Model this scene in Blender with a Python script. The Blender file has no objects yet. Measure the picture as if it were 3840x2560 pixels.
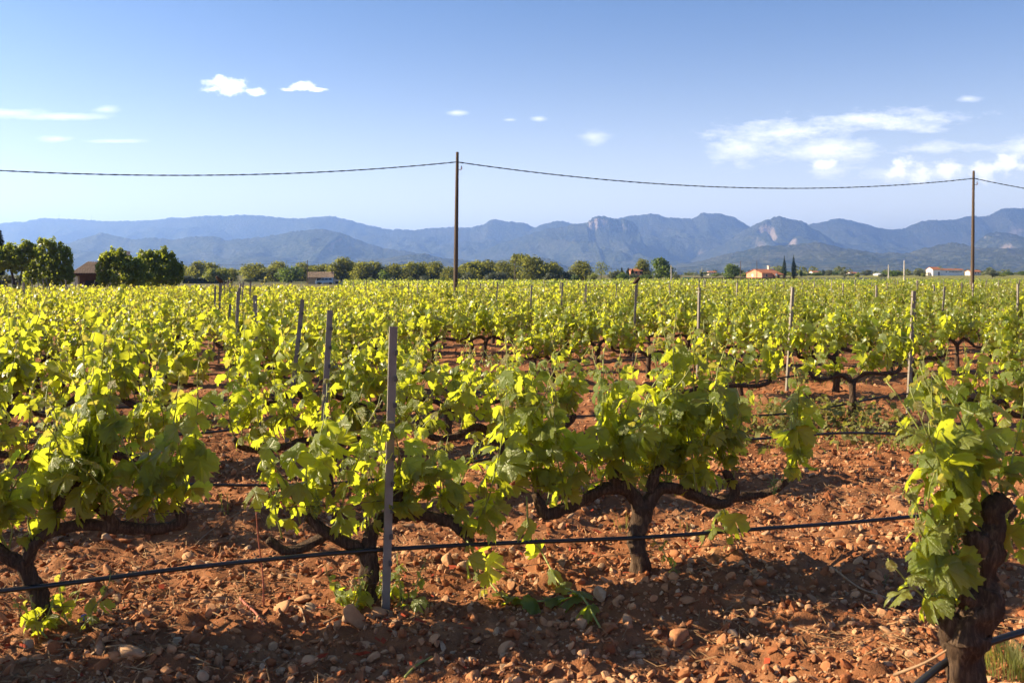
import bpy, math, random
import numpy as np
from mathutils import Vector, Matrix

R = math.radians
scene = bpy.context.scene
COL = scene.collection

# ------------------------------------------------------------------ camera
EYE, FPX, HOR = 1.5, 3733.0, 1036.0          # eye height, focal length in photo pixels, horizon row
cam_d = bpy.data.cameras.new('camera')
cam = bpy.data.objects.new('camera', cam_d); COL.objects.link(cam)
cam.location = (0, 0, EYE); cam.rotation_euler = (R(90), 0, 0)
cam_d.sensor_width = 36; cam_d.lens = 35
cam_d.shift_y = -(1280 - HOR) / 3840
cam_d.clip_start = 0.05; cam_d.clip_end = 60000
cam_d.dof.use_dof = True; cam_d.dof.focus_distance = 7.5; cam_d.dof.aperture_fstop = 7.1
scene.camera = cam

# ------------------------------------------------------------------ light
SUN_AZ, SUN_EL = -84.0, 26.5
SKY_STRENGTH, SUN_STRENGTH, EXPOSURE = 0.046, 5.0, 1.70
world = bpy.data.worlds.new('World'); scene.world = world; world.use_nodes = True
az, el = R(SUN_AZ), R(SUN_EL)
SUNV = Vector((math.sin(az) * math.cos(el), math.cos(az) * math.cos(el), math.sin(el)))
sun_d = bpy.data.lights.new('sun', 'SUN'); sun_d.energy = SUN_STRENGTH; sun_d.angle = R(0.53)
sun_d.color = (1.0, 0.83, 0.57)
sun = bpy.data.objects.new('sun', sun_d); COL.objects.link(sun)
sun.rotation_euler = (-SUNV).to_track_quat('-Z', 'Y').to_euler(); sun.location = (-30, 10, 30)

scene.view_settings.view_transform = 'Standard'
scene.view_settings.look = 'None'
scene.view_settings.exposure = EXPOSURE
scene.view_settings.gamma = 1.0
scene.view_settings.use_curve_mapping = False
scene.render.engine = 'CYCLES'
cy = scene.cycles
cy.max_bounces = 6; cy.diffuse_bounces = 3; cy.glossy_bounces = 2; cy.transmission_bounces = 4
cy.volume_bounces = 1; cy.transparent_max_bounces = 6
cy.use_denoising = True
cy.use_adaptive_sampling = True; cy.adaptive_threshold = 0.012
cy.sample_clamp_indirect = 6.0
cy.caustics_reflective = False; cy.caustics_refractive = False

def nodes_of(tree):
    tree.nodes.clear()
    def N(t, **kw):
        n = tree.nodes.new(t)
        for k, v in kw.items():
            if k.startswith('i_'):
                n.inputs[k[2:].replace('_', ' ')].default_value = v
            elif k[0] == '_' :
                n.inputs[int(k[1:])].default_value = v
            else:
                setattr(n, k, v)
        return n
    return N, tree.links.new

def ramp(N, L, fac, stops, interp='LINEAR'):
    r = N('ShaderNodeValToRGB'); r.color_ramp.interpolation = interp
    e = r.color_ramp.elements
    while len(e) < len(stops): e.new(.5)
    for i, (p, c) in enumerate(stops): e[i].position = p; e[i].color = (*c, 1) if len(c) == 3 else c
    L(fac, r.inputs[0]); return r.outputs[0]
def noise(N, L, vec, scale, detail=4, rough=.5, dist=0.0):
    n = N('ShaderNodeTexNoise'); n.inputs['Scale'].default_value = scale; n.inputs['Detail'].default_value = detail
    n.inputs['Roughness'].default_value = rough; n.inputs['Distortion'].default_value = dist
    if vec is not None: L(vec, n.inputs['Vector'])
    return n.outputs['Fac']
def mixc(N, L, fac, a, b, bt='MIX'):
    n = N('ShaderNodeMix', data_type='RGBA', blend_type=bt)
    for i, v in ((0, fac), (6, a), (7, b)):
        if hasattr(v, 'is_linked'): L(v, n.inputs[i])
        elif i == 0: n.inputs[0].default_value = v
        else: n.inputs[i].default_value = (*v, 1)
    return n.outputs[2]
def math_(N, L, op, a, b=None, clamp=False):
    n = N('ShaderNodeMath', operation=op, use_clamp=clamp)
    for i, v in enumerate((a, b)):
        if v is None: continue
        if hasattr(v, 'is_linked'): L(v, n.inputs[i])
        else: n.inputs[i].default_value = v
    return n.outputs[0]
def build_world():
    N, L = nodes_of(world.node_tree)
    sky = N('ShaderNodeTexSky', sky_type='NISHITA', sun_disc=False)
    sky.sun_elevation = el; sky.sun_rotation = az
    sky.altitude = 100; sky.air_density = 1.0; sky.dust_density = 0.4; sky.ozone_density = 9.0
    # the clouds: few ellipses by direction, broken up by noise
    tc = N('ShaderNodeTexCoord')
    sep = N('ShaderNodeSeparateXYZ'); L(tc.outputs['Generated'], sep.inputs[0])
    yy = math_(N, L, 'MAXIMUM', sep.outputs[1], 0.05)
    comb = N('ShaderNodeCombineXYZ')
    L(math_(N, L, 'DIVIDE', sep.outputs[0], yy), comb.inputs[0]); L(math_(N, L, 'DIVIDE', sep.outputs[2], yy), comb.inputs[1])
    mp = N('ShaderNodeMapping'); mp.inputs['Scale'].default_value = (52, 80, 1); L(comb.outputs[0], mp.inputs[0])
    puff = noise(N, L, mp.outputs[0], 1, 6, .62)
    mp2 = N('ShaderNodeMapping'); mp2.inputs['Scale'].default_value = (20, 58, 1); mp2.inputs['Rotation'].default_value = (0, 0, R(-7)); L(comb.outputs[0], mp2.inputs[0])
    wisp = noise(N, L, mp2.outputs[0], 1, 7, .70)
    def group(ells, nz, amp, bias, gain, top):
        m = None
        for (cx, cy_, hw, hh) in ells:
            v = N('ShaderNodeVectorMath', operation='MULTIPLY_ADD'); L(comb.outputs[0], v.inputs[0])
            v.inputs[1].default_value = (FPX / hw, FPX / hh, 0)
            v.inputs[2].default_value = (-(cx - 1920) / hw, -(HOR - cy_) / hh, 0)
            l = N('ShaderNodeVectorMath', operation='LENGTH'); L(v.outputs[0], l.inputs[0])
            if m is None: m = l.outputs['Value']
            else:
                sm = N('ShaderNodeMath', operation='SMOOTH_MIN'); L(m, sm.inputs[0]); L(l.outputs['Value'], sm.inputs[1]); sm.inputs[2].default_value = .25
                m = sm.outputs[0]
        e = math_(N, L, 'SUBTRACT', 1.0 + bias, m)
        e = math_(N, L, 'ADD', e, math_(N, L, 'MULTIPLY', nz, amp))
        e = math_(N, L, 'MULTIPLY', e, gain, clamp=True)
        return math_(N, L, 'MULTIPLY', e, top)
    d1 = group([(852, 322, 85, 42), (955, 344, 42, 20), (800, 336, 40, 16), (1130, 326, 55, 20), (1195, 337, 52, 9), (1085, 337, 36, 9), (3085, 618, 60, 34), (3375, 640, 62, 52), (3452, 648, 62, 40), (3552, 636, 55, 50), (3690, 640, 60, 46), (3790, 618, 85, 44)], puff, 3.0, -1.48, 1.5, .93)
    d2 = group([(2745, 560, 100, 55), (2930, 500, 260, 46), (3290, 452, 330, 40), (3080, 560, 290, 55), (3130, 640, 90, 36), (3500, 555, 170, 22), (3440, 655, 240, 28), (3840, 560, 110, 50)], wisp, 4.2, -1.95, .75, .70)
    d3 = group([(395, 410, 60, 16), (20, 424, 170, 20), (230, 438, 220, 15), (215, 521, 75, 13), (430, 530, 140, 9), (1715, 423, 44, 11), (2022, 446, 32, 11), (1910, 450, 24, 6), (2232, 512, 62, 32), (3630, 372, 50, 14)], wisp, 2.6, -1.25, .75, .6)
    dens = math_(N, L, 'MULTIPLY', math_(N, L, 'MAXIMUM', d3, math_(N, L, 'MAXIMUM', d1, d2)), math_(N, L, 'GREATER_THAN', sep.outputs[1], .05))
    mix = N('ShaderNodeMix', data_type='RGBA')
    # the air near the horizon scatters more than once and pales all round
    up = math_(N, L, 'MAXIMUM', sep.outputs[2], 0.0)
    pale = math_(N, L, 'MULTIPLY', math_(N, L, 'POWER', math_(N, L, 'SUBTRACT', 1.0, up), 12.0), .92)
    base = mixc(N, L, pale, sky.outputs[0], (25.0, 23.2, 19.5))
    L(dens, mix.inputs[0]); L(base, mix.inputs[6])
    mix.inputs[7].default_value = (15.0, 14.5, 14.5, 1)
    bg = N('ShaderNodeBackground'); bg.inputs['Strength'].default_value = SKY_STRENGTH
    L(mix.outputs[2], bg.inputs['Color'])
    out = N('ShaderNodeOutputWorld'); L(bg.outputs[0], out.inputs['Surface'])
build_world()

# ------------------------------------------------------------------ helpers
rnd = random.Random(7)
nrg = np.random.default_rng(7)

def _h(ix, iy, iz, seed):
    n = (ix.astype(np.int64) * 374761393 + iy.astype(np.int64) * 668265263 + iz.astype(np.int64) * 1274126177 + seed * 974711) & 0xffffffff
    n = ((n ^ (n >> 13)) * 1274126177) & 0xffffffff
    n = n ^ (n >> 16)
    return n.astype(np.float64) / 0xffffffff
def vnoise(x, y, z=0.0, seed=0):
    x, y, z = np.broadcast_arrays(np.asarray(x, float), np.asarray(y, float), np.asarray(z, float))
    fx, fy, fz = np.floor(x), np.floor(y), np.floor(z)
    tx, ty, tz = x - fx, y - fy, z - fz
    tx = tx * tx * (3 - 2 * tx); ty = ty * ty * (3 - 2 * ty); tz = tz * tz * (3 - 2 * tz)
    o = 0
    for a in (0, 1):
        for b in (0, 1):
            for c in (0, 1):
                w = (tx if a else 1 - tx) * (ty if b else 1 - ty) * (tz if c else 1 - tz)
                o = o + w * _h(fx + a, fy + b, fz + c, seed)
    return o
def fbm(x, y, z=0.0, oct=4, seed=0, rough=.5):
    s, a, t = 0, 1, 0
    for i in range(oct):
        s = s + a * vnoise(np.asarray(x) * 2 ** i + i * 17.3, np.asarray(y) * 2 ** i - i * 9.1, np.asarray(z) * 2 ** i, seed + i); t += a; a *= rough
    return s / t
def sstep(a, b, x):
    t = np.clip((np.asarray(x, float) - a) / (b - a), 0, 1); return t * t * (3 - 2 * t)

class MB:
    """collects polygons and links them as one mesh"""
    def __init__(s): s.v = []; s.f = {}; s.n = 0; s.a = []; s.m = {}
    def add(s, V, F, attr=(0, 0), mat=0):
        V = np.asarray(V, float)
        if len(V) == 0: return s
        for f in (F if isinstance(F, list) else [F]):
            f = np.asarray(f)
            if f.size == 0: continue
            s.f.setdefault(f.shape[1], []).append(f + s.n)
            s.m.setdefault(f.shape[1], []).append(np.full(len(f), mat, int))
        s.v.append(V); s.n += len(V)
        a = np.zeros((len(V), 4)); a[:, 3] = 1
        at = np.asarray(attr, float)
        if at.ndim == 1: a[:, 0] = at[0]; a[:, 1] = at[1]
        else: a[:, :at.shape[1]] = at
        s.a.append(a); return s
    def mesh(s, name, mats, smooth=True):
        V = np.concatenate(s.v) if s.v else np.zeros((0, 3))
        me = bpy.data.meshes.new(name)
        me.vertices.add(len(V)); me.vertices.foreach_set('co', V.astype(np.float32).ravel())
        ks = sorted(s.f)
        if ks:
            fs = [np.concatenate(s.f[k]) for k in ks]
            li = np.concatenate([f.ravel() for f in fs]).astype(np.int32)
            tot = np.concatenate([np.full(len(f), k) for f, k in zip(fs, ks)]).astype(np.int32)
            st = np.concatenate([[0], np.cumsum(tot)[:-1]]).astype(np.int32)
            me.loops.add(len(li)); me.loops.foreach_set('vertex_index', li)
            me.polygons.add(len(tot)); me.polygons.foreach_set('loop_start', st); me.polygons.foreach_set('loop_total', tot)
            mi = np.concatenate([np.concatenate(s.m[k]) for k in ks]).astype(np.int32)
            me.polygons.foreach_set('material_index', mi)
            me.polygons.foreach_set('use_smooth', np.full(len(tot), bool(smooth)))
            A = np.concatenate(s.a).astype(np.float32)
            ca = me.color_attributes.new('lf', 'FLOAT_COLOR', 'POINT'); ca.data.foreach_set('color', A.ravel())
        for m in (mats if isinstance(mats, (list, tuple)) else [mats]): me.materials.append(m)
        me.update(calc_edges=True); me.validate()
        return me

def link(name, data, parent=None, loc=None, kind=None):
    o = bpy.data.objects.new(name, data); COL.objects.link(o)
    if parent is not None: o.parent = parent
    if loc is not None: o.location = loc
    if kind: o['kind'] = kind
    return o
def tag(o, label, cat, group=None):
    o['label'] = label; o['category'] = cat
    if group: o['group'] = group
    return o
def empty(name, loc, rz=0.0, s=1.0):
    o = bpy.data.objects.new(name, None); COL.objects.link(o); o.location = loc; o.rotation_euler = (0, 0, rz); o.scale = (s, s, s)
    o.empty_display_size = .1
    return o
def part(mb, name, mat, parent, smooth=False, kind=None):
    return link(name, mb.mesh(name, mat, smooth), parent, kind=kind)

def box(mb, x0, x1, y0, y1, z0, z1, mat=0):
    V = [(x, y, z) for z in (z0, z1) for y in (y0, y1) for x in (x0, x1)]
    return mb.add(V, [np.array([(0, 2, 3, 1), (4, 5, 7, 6), (0, 1, 5, 4), (2, 6, 7, 3), (0, 4, 6, 2), (1, 3, 7, 5)])], mat=mat)
def catmull(P, sub):
    P = np.asarray(P, float)
    if len(P) < 3 or sub <= 1: 
        if sub <= 1: return P
    Q = np.vstack([2 * P[0] - P[1], P, 2 * P[-1] - P[-2]])
    out = []
    for i in range(1, len(Q) - 2):
        for t in np.arange(sub) / sub:
            a, b, c, d = Q[i - 1], Q[i], Q[i + 1], Q[i + 2]
            out.append(.5 * ((2 * b) + (c - a) * t + (2 * a - 5 * b + 4 * c - d) * t * t + (3 * b - a - 3 * c + d) * t ** 3))
    out.append(P[-1]); return np.array(out)
def tube(mb, P, rad, sides=8, sub=1, amp=0.0, seed=0, fr=(9, 9), attr=(0, 0), mat=0, cap=True):
    P = np.asarray(P, float); rad = np.asarray(rad, float) if np.ndim(rad) else np.full(len(P), float(rad))
    if sub > 1:
        PR = catmull(np.column_stack([P, rad]), sub); P, rad = PR[:, :3], np.maximum(PR[:, 3], .0005)
    n = len(P)
    T = np.gradient(P, axis=0); T /= np.linalg.norm(T, axis=1)[:, None] + 1e-12
    u = np.cross(T[0], (0.3, 1, 0.2)); u /= np.linalg.norm(u)
    U = np.zeros((n, 3))
    for i in range(n):
        u = u - T[i] * (u @ T[i]); u /= np.linalg.norm(u) + 1e-12; U[i] = u
    W = np.cross(T, U)
    a = np.arange(sides) / sides * 2 * np.pi
    ca, sa = np.cos(a), np.sin(a)
    rr = np.repeat(rad[:, None], sides, 1)
    if amp:
        S = np.concatenate([[0], np.cumsum(np.linalg.norm(np.diff(P, axis=0), axis=1))])
        nz = fbm(ca[None, :] * 2.1 + 5, sa[None, :] * 2.1 + 5, S[:, None] * fr[0], 3, seed) - .5
        fn = vnoise(ca[None, :] * 4.3, sa[None, :] * 4.3, S[:, None] * fr[1], seed + 5) - .5
        rr = rr * (1 + amp * (nz * 2.2 + fn * .9))
    V = P[:, None, :] + (U[:, None, :] * ca[None, :, None] + W[:, None, :] * sa[None, :, None]) * rr[:, :, None]
    V = V.reshape(-1, 3)
    i = np.arange(n - 1)[:, None] * sides; j = np.arange(sides)[None, :]; k = (j + 1) % sides
    F = [np.stack([i + j, i + k, i + sides + k, i + sides + j], -1).reshape(-1, 4)]
    if cap:
        V = np.vstack([V, P[0] - T[0] * rad[0] * .2, P[-1] + T[-1] * rad[-1] * .35]); c0, c1 = len(V) - 2, len(V) - 1
        jj = np.arange(sides); kk = (jj + 1) % sides
        F.append(np.stack([kk, jj, np.full(sides, c0)], -1)); F.append(np.stack([(n - 1) * sides + jj, (n - 1) * sides + kk, np.full(sides, c1)], -1))
    return mb.add(V, F, attr, mat)
_ico = {}
def ico(sub):
    if sub not in _ico:
        t = (1 + 5 ** .5) / 2
        V = np.array([(-1, t, 0), (1, t, 0), (-1, -t, 0), (1, -t, 0), (0, -1, t), (0, 1, t), (0, -1, -t), (0, 1, -t), (t, 0, -1), (t, 0, 1), (-t, 0, -1), (-t, 0, 1)], float)
        F = np.array([(0, 11, 5), (0, 5, 1), (0, 1, 7), (0, 7, 10), (0, 10, 11), (1, 5, 9), (5, 11, 4), (11, 10, 2), (10, 7, 6), (7, 1, 8), (3, 9, 4), (3, 4, 2), (3, 2, 6), (3, 6, 8), (3, 8, 9), (4, 9, 5), (2, 4, 11), (6, 2, 10), (8, 6, 7), (9, 8, 1)])
        V /= np.linalg.norm(V, axis=1)[:, None]
        for _ in range(sub):
            V = list(map(tuple, V)); mid = {}; nf = []
            def m(a, b):
                k = (min(a, b), max(a, b))
                if k not in mid:
                    p = np.array(V[a]) + np.array(V[b]); V.append(tuple(p / np.linalg.norm(p))); mid[k] = len(V) - 1
                return mid[k]
            for a, b, c in F:
                x, y, z = m(a, b), m(b, c), m(c, a); nf += [(a, x, z), (b, y, x), (c, z, y), (x, y, z)]
            V, F = np.array(V), np.array(nf)
        _ico[sub] = (np.array(V), F)
    return _ico[sub]

# place on the ground plan: photo pixel column and distance
def px(x, d): return (x - 1920) / FPX * d
def pz(y, d): return EYE - (y - HOR) / FPX * d

TH = R(17.0); U_ = np.array([math.cos(TH), math.sin(TH)]); N_ = np.array([-math.sin(TH), math.cos(TH)])
ROWGAP, VGAP, D1 = 2.1, 1.355, 4.745
def lattice(row, s):                       # row 1 = the nearest full row, s = metres along it
    p = np.array([0, D1]) + s * U_ + (row - 1) * ROWGAP * N_
    return p[0], p[1]
LAST_ROW = 26
def terrain(x, y):
    x, y = np.asarray(x, float), np.asarray(y, float)
    edge = 61 + .306 * np.clip(x, -40, 45)
    z = -.7 * sstep(2, 24, y - edge)
    z = z + .008 * (np.clip(y, 300, 700) - 300)
    return z
def relief(x, y):
    """tilled soil: low banks along the vine rows, hollows and clods"""
    x, y = np.asarray(x, float), np.asarray(y, float)
    fade = 1 - sstep(16, 45, np.hypot(x, y - 3))
    q = (-(x) * math.sin(TH) + (y - D1) * math.cos(TH)) / ROWGAP
    bank = np.cos(q * 2 * np.pi) * .030
    z = bank + (fbm(x * 1.3, y * 1.3, 0, 3, 11) - .5) * .13 + (fbm(x * 5.5, y * 5.5, 0, 3, 21) - .5) * .060
    clod = np.maximum(0, fbm(x * 13, y * 13, 0, 3, 31) - .5)
    z = z + clod * .14 + (vnoise(x * 30, y * 30, 0, 41) - .5) * .020
    return z * fade
def gz(x, y): return float(terrain(x, y) + relief(x, y))

# ------------------------------------------------------------------ materials
def material(name, fn):
    m = bpy.data.materials.new(name); m.use_nodes = True
    N, L = nodes_of(m.node_tree)
    out = N('ShaderNodeOutputMaterial')
    fn(N, L, out); return m
def principled(N, L, out, color, rough=.8, spec=.3, metal=0.0, bump=None, bstr=.3, bdist=.01):
    p = N('ShaderNodeBsdfPrincipled')
    if hasattr(color, 'is_linked'): L(color, p.inputs['Base Color'])
    else: p.inputs['Base Color'].default_value = (*color, 1)
    p.inputs['Roughness'].default_value = rough; p.inputs['Specular IOR Level'].default_value = spec; p.inputs['Metallic'].default_value = metal
    if bump is not None:
        b = N('ShaderNodeBump'); b.inputs['Strength'].default_value = bstr; b.inputs['Distance'].default_value = bdist
        L(bump, b.inputs['Height']); L(b.outputs[0], p.inputs['Normal'])
    if out is not None: L(p.outputs[0], out.inputs['Surface'])
    return p
def simple(name, color, rough=.7, spec=.3, metal=0.0, var=.25, scale=6.0, bump=0.0, streak=None):
    def fn(N, L, out):
        tc = N('ShaderNodeTexCoord'); vec = tc.outputs['Object']
        if streak:
            mp = N('ShaderNodeMapping'); mp.inputs['Scale'].default_value = streak; L(vec, mp.inputs[0]); vec = mp.outputs[0]
        n = noise(N, L, vec, scale, 5, .6)
        oi = N('ShaderNodeObjectInfo')
        f = math_(N, L, 'ADD', math_(N, L, 'MULTIPLY', math_(N, L, 'SUBTRACT', n, .5), 1.6), .5)
        lo = tuple(c * (1 - var) for c in color); hi = tuple(min(1, c * (1 + var)) for c in color)
        c = mixc(N, L, f, lo, hi)
        c2 = mixc(N, L, math_(N, L, 'MULTIPLY', oi.outputs['Random'], var), c, tuple(x * .6 for x in color))
        principled(N, L, out, c2, rough, spec, metal, n if bump else None, bump, .01)
    return material(name, fn)

def leaf_material(name, stops, under, trans, young=(.20, .15, .05), tyoung=(.46, .36, .07), tmix=.5, rough=.42, spec=.42, tvar=.55, grain=55, bstr=.25, bdist=.004, veins=False):
    def fn(N, L, out):
        at = N('ShaderNodeAttribute', attribute_name='lf'); sp = N('ShaderNodeSeparateColor'); L(at.outputs['Color'], sp.inputs[0])
        oi = N('ShaderNodeObjectInfo')
        r = math_(N, L, 'FRACT', math_(N, L, 'ADD', sp.outputs[0], oi.outputs['Random']))
        col = ramp(N, L, r, stops)
        tc = N('ShaderNodeTexCoord')
        nz = noise(N, L, tc.outputs['Object'], grain, 3, .6)
        col = mixc(N, L, math_(N, L, 'MULTIPLY', nz, .30), col, tuple(c * .55 for c in stops[0][1]))
        col = mixc(N, L, sp.outputs[1], col, young)
        tcol = mixc(N, L, math_(N, L, 'MULTIPLY', r, tvar), trans, tuple(c * .42 for c in trans))
        tcol = mixc(N, L, sp.outputs[1], tcol, tyoung)
        h = nz
        if veins:
            v = math_(N, L, 'POWER', sp.outputs[2], 5.0)
            col = mixc(N, L, math_(N, L, 'MULTIPLY', v, .55), col, (.20, .23, .07))
            tcol = mixc(N, L, math_(N, L, 'MULTIPLY', v, .45), tcol, (.30, .36, .04))
            h = math_(N, L, 'SUBTRACT', nz, math_(N, L, 'MULTIPLY', v, .8))
        geo = N('ShaderNodeNewGeometry')
        col = mixc(N, L, math_(N, L, 'MULTIPLY', geo.outputs['Backfacing'], .75), col, under)
        p = principled(N, L, None, col, rough, spec, 0, h, bstr, bdist)
        t = N('ShaderNodeBsdfTranslucent'); L(tcol, t.inputs['Color'])
        mx = N('ShaderNodeMixShader'); mx.inputs[0].default_value = tmix
        L(p.outputs[0], mx.inputs[1]); L(t.outputs[0], mx.inputs[2]); L(mx.outputs[0], out.inputs['Surface'])
    return material(name, fn)

MAT = {}
VL = [(0, (.065, .108, .014)), (.45, (.115, .160, .022)), (.8, (.170, .215, .034)), (1, (.235, .27, .058))]
MAT['vine_leaf'] = leaf_material('vine_leaf', VL, (.20, .235, .10), (.78, .82, .04), tmix=.54, rough=.36, spec=.65, grain=9, bstr=.45, bdist=.035, veins=True)
MAT['vine_leaf_far'] = leaf_material('vine_leaf_far', VL, (.20, .235, .10), (.78, .82, .04), tmix=.54, rough=.36, spec=.65, grain=60, bstr=.3, bdist=.005)
MAT['pine'] = leaf_material('pine_needles', [(0, (.075, .092, .020)), (.5, (.115, .128, .03)), (1, (.165, .165, .045))], (.09, .105, .03), (.42, .42, .06), tmix=.5, rough=.7, spec=.15)
MAT['citrus'] = leaf_material('citrus_leaf', [(0, (.065, .105, .016)), (.5, (.11, .155, .024)), (1, (.18, .215, .035))], (.05, .07, .03), (.48, .54, .04), tmix=.55, rough=.38, spec=.5)
MAT['round_tree'] = leaf_material('broadleaf', [(0, (.030, .060, .012)), (.5, (.050, .090, .016)), (1, (.085, .125, .022))], (.05, .08, .03), (.28, .38, .04), tmix=.42, rough=.5)
MAT['bright_tree'] = leaf_material('light_leaf', [(0, (.10, .13, .02)), (.5, (.15, .18, .03)), (1, (.20, .22, .05))], (.15, .17, .06), (.45, .48, .06), tmix=.4, rough=.55)
MAT['cypress'] = leaf_material('cypress_leaf', [(0, (.014, .028, .010)), (.5, (.024, .042, .014)), (1, (.036, .055, .018))], (.024, .04, .014), (.05, .08, .02), tmix=.15, rough=.7, spec=.15)
MAT['olive'] = leaf_material('olive_leaf', [(0, (.065, .080, .036)), (.5, (.095, .11, .052)), (1, (.13, .14, .075))], (.13, .14, .085), (.18, .2, .06), tmix=.25, rough=.6)
MAT['grass'] = leaf_material('grass_blade', [(0, (.09, .11, .02)), (.5, (.15, .15, .035)), (1, (.24, .20, .07))], (.15, .15, .05), (.42, .42, .06), tmix=.4, rough=.6)
MAT['hedge'] = leaf_material('hedge_leaf', [(0, (.014, .020, .008)), (.5, (.024, .030, .011)), (1, (.038, .042, .015))], (.02, .03, .01), (.06, .07, .02), tmix=.2, rough=.7, spec=.1)

def soil_fn(N, L, out):
    geo = N('ShaderNodeNewGeometry'); pos = geo.outputs['Position']
    n1 = noise(N, L, pos, 2.2, 6, .62); n2 = noise(N, L, pos, 34, 5, .65); n3 = noise(N, L, pos, 150, 3, .6)
    near = ramp(N, L, n1, [(.25, (.17, .062, .025)), (.5, (.29, .120, .050)), (.75, (.41, .210, .100))])
    near = mixc(N, L, math_(N, L, 'MULTIPLY', n2, .6), near, (.10, .032, .013))
    near = mixc(N, L, ramp(N, L, n3, [(.58, (0, 0, 0)), (.75, (.5, .5, .5))]), near, (.34, .20, .11))
    # farmland beyond the vineyard: fields of dry grass, green crops and red earth
    mp = N('ShaderNodeMapping'); mp.inputs['Scale'].default_value = (.008, .02, 1); L(pos, mp.inputs[0])
    v = N('ShaderNodeTexVoronoi'); v.inputs['Scale'].default_value = 1; L(mp.outputs[0], v.inputs['Vector'])
    sp = N('ShaderNodeSeparateColor'); L(v.outputs['Color'], sp.inputs[0])
    far = ramp(N, L, sp.outputs[0], [(0, (.12, .13, .035)), (.3, (.17, .15, .06)), (.55, (.09, .11, .03)), (.8, (.22, .18, .08)), (1, (.14, .15, .04))])
    far = mixc(N, L, noise(N, L, pos, .35, 4), far, (.10, .085, .04))
    sx = N('ShaderNodeSeparateXYZ'); L(pos, sx.inputs[0])
    mr = N('ShaderNodeMapRange'); mr.inputs['From Min'].default_value = 76; mr.inputs['From Max'].default_value = 84; L(sx.outputs[1], mr.inputs['Value'])
    col = mixc(N, L, mr.outputs[0], near, far)
    h = math_(N, L, 'ADD', n2, math_(N, L, 'MULTIPLY', n3, .5))
    principled(N, L, out, col, .95, .1, 0, h, .8, .012)
MAT['soil'] = material('red_soil', soil_fn)
def stone_fn(N, L, out):
    at = N('ShaderNodeAttribute', attribute_name='lf'); sp = N('ShaderNodeSeparateColor'); L(at.outputs['Color'], sp.inputs[0])
    oi = N('ShaderNodeObjectInfo'); geo = N('ShaderNodeNewGeometry')
    r = math_(N, L, 'FRACT', math_(N, L, 'ADD', sp.outputs[0], oi.outputs['Random']))
    col = ramp(N, L, r, [(0, (.20, .060, .020)), (.32, (.30, .108, .040)), (.5, (.43, .195, .085)), (.8, (.52, .29, .145)), (.94, (.40, .26, .15)), (1, (.50, .34, .20))])
    n = noise(N, L, geo.outputs['Position'], 60, 5, .65)
    n2 = noise(N, L, geo.outputs['Position'], 17, 4, .6)
    col = mixc(N, L, ramp(N, L, n2, [(.48, (0, 0, 0)), (.72, (.75, .75, .75))]), col, (.27, .105, .042))
    col = mixc(N, L, math_(N, L, 'MULTIPLY', n, .35), col, (.14, .06, .03))
    principled(N, L, out, col, .9, .18, 0, n, .55, .006)
MAT['stone'] = material('limestone_pebble', stone_fn)
def bark_fn(N, L, out):
    tc = N('ShaderNodeTexCoord')
    mp = N('ShaderNodeMapping'); mp.inputs['Scale'].default_value = (1, 1, .16); L(tc.outputs['Object'], mp.inputs[0])
    n = noise(N, L, mp.outputs[0], 95, 6, .7, .4); n2 = noise(N, L, tc.outputs['Object'], 16, 4)
    col = ramp(N, L, n, [(.3, (.018, .011, .007)), (.48, (.075, .047, .028)), (.60, (.18, .115, .070)), (.8, (.34, .24, .155))])
    col = mixc(N, L, n2, col, (.05, .03, .02))
    principled(N, L, out, col, .9, .15, 0, n, 1.0, .012)
MAT['bark'] = material('vine_bark', bark_fn)
MAT['shoot'] = simple('green_shoot', (.22, .24, .05), .5, .4, var=.35, scale=25)
MAT['dead'] = simple('dry_cane', (.30, .19, .11), .85, .2, var=.45, scale=30)
MAT['pinkcane'] = simple('reddish_cane', (.33, .10, .06), .7, .3, var=.3, scale=30)
MAT['litter'] = simple('dry_litter', (.26, .15, .07), .9, .15, var=.6, scale=9)
MAT['redleaf'] = simple('dead_red_leaf', (.28, .045, .018), .85, .15, var=.6, scale=30)
MAT['steel'] = simple('weathered_galvanised_steel', (.215, .185, .15), .6, .3, .1, .4, 9, .12)
MAT['steelfar'] = MAT['steel']
MAT['hook'] = simple('stake_hook_steel', (.07, .07, .07), .5, .5, .5, .3, 40)
MAT['hose'] = simple('black_polyethylene', (.012, .012, .013), .38, .5, 0, .5, 14)
MAT['wire'] = simple('trellis_wire', (.09, .075, .06), .5, .5, .7, .3, 40)
MAT['cable'] = simple('black_cable', (.012, .012, .014), .6, .3)
MAT['pole'] = simple('tarred_wood', (.095, .068, .048), .85, .2, var=.55, scale=14, bump=.5, streak=(1, 1, .08))
MAT['concrete'] = simple('pale_concrete', (.42, .38, .33), .9, .2, var=.2, scale=3)
MAT['trunk'] = simple('tree_bark', (.055, .042, .03), .95, .1, var=.4, scale=12)
MAT['tile'] = simple('clay_roof_tile', (.42, .31, .21), .9, .2, var=.5, scale=2.2, bump=.2)
MAT['tile_orange'] = simple('orange_roof_tile', (.42, .155, .068), .9, .2, var=.3, scale=1.2)
MAT['stonewall'] = simple('rubble_stone_wall', (.34, .25, .16), .95, .15, var=.4, scale=3.0, bump=.5)
MAT['render_cream'] = simple('cream_render', (.62, .52, .42), .9, .2, var=.12, scale=1)
MAT['render_white'] = simple('white_render', (.78, .75, .70), .9, .2, var=.06, scale=1)
MAT['render_pink'] = simple('salmon_render', (.62, .27, .16), .9, .2, var=.12, scale=.8)
MAT['render_grey'] = simple('grey_render', (.42, .36, .31), .9, .2, var=.15, scale=1)
MAT['dark'] = simple('dark_opening', (.012, .011, .010), .6, .3)
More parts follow.
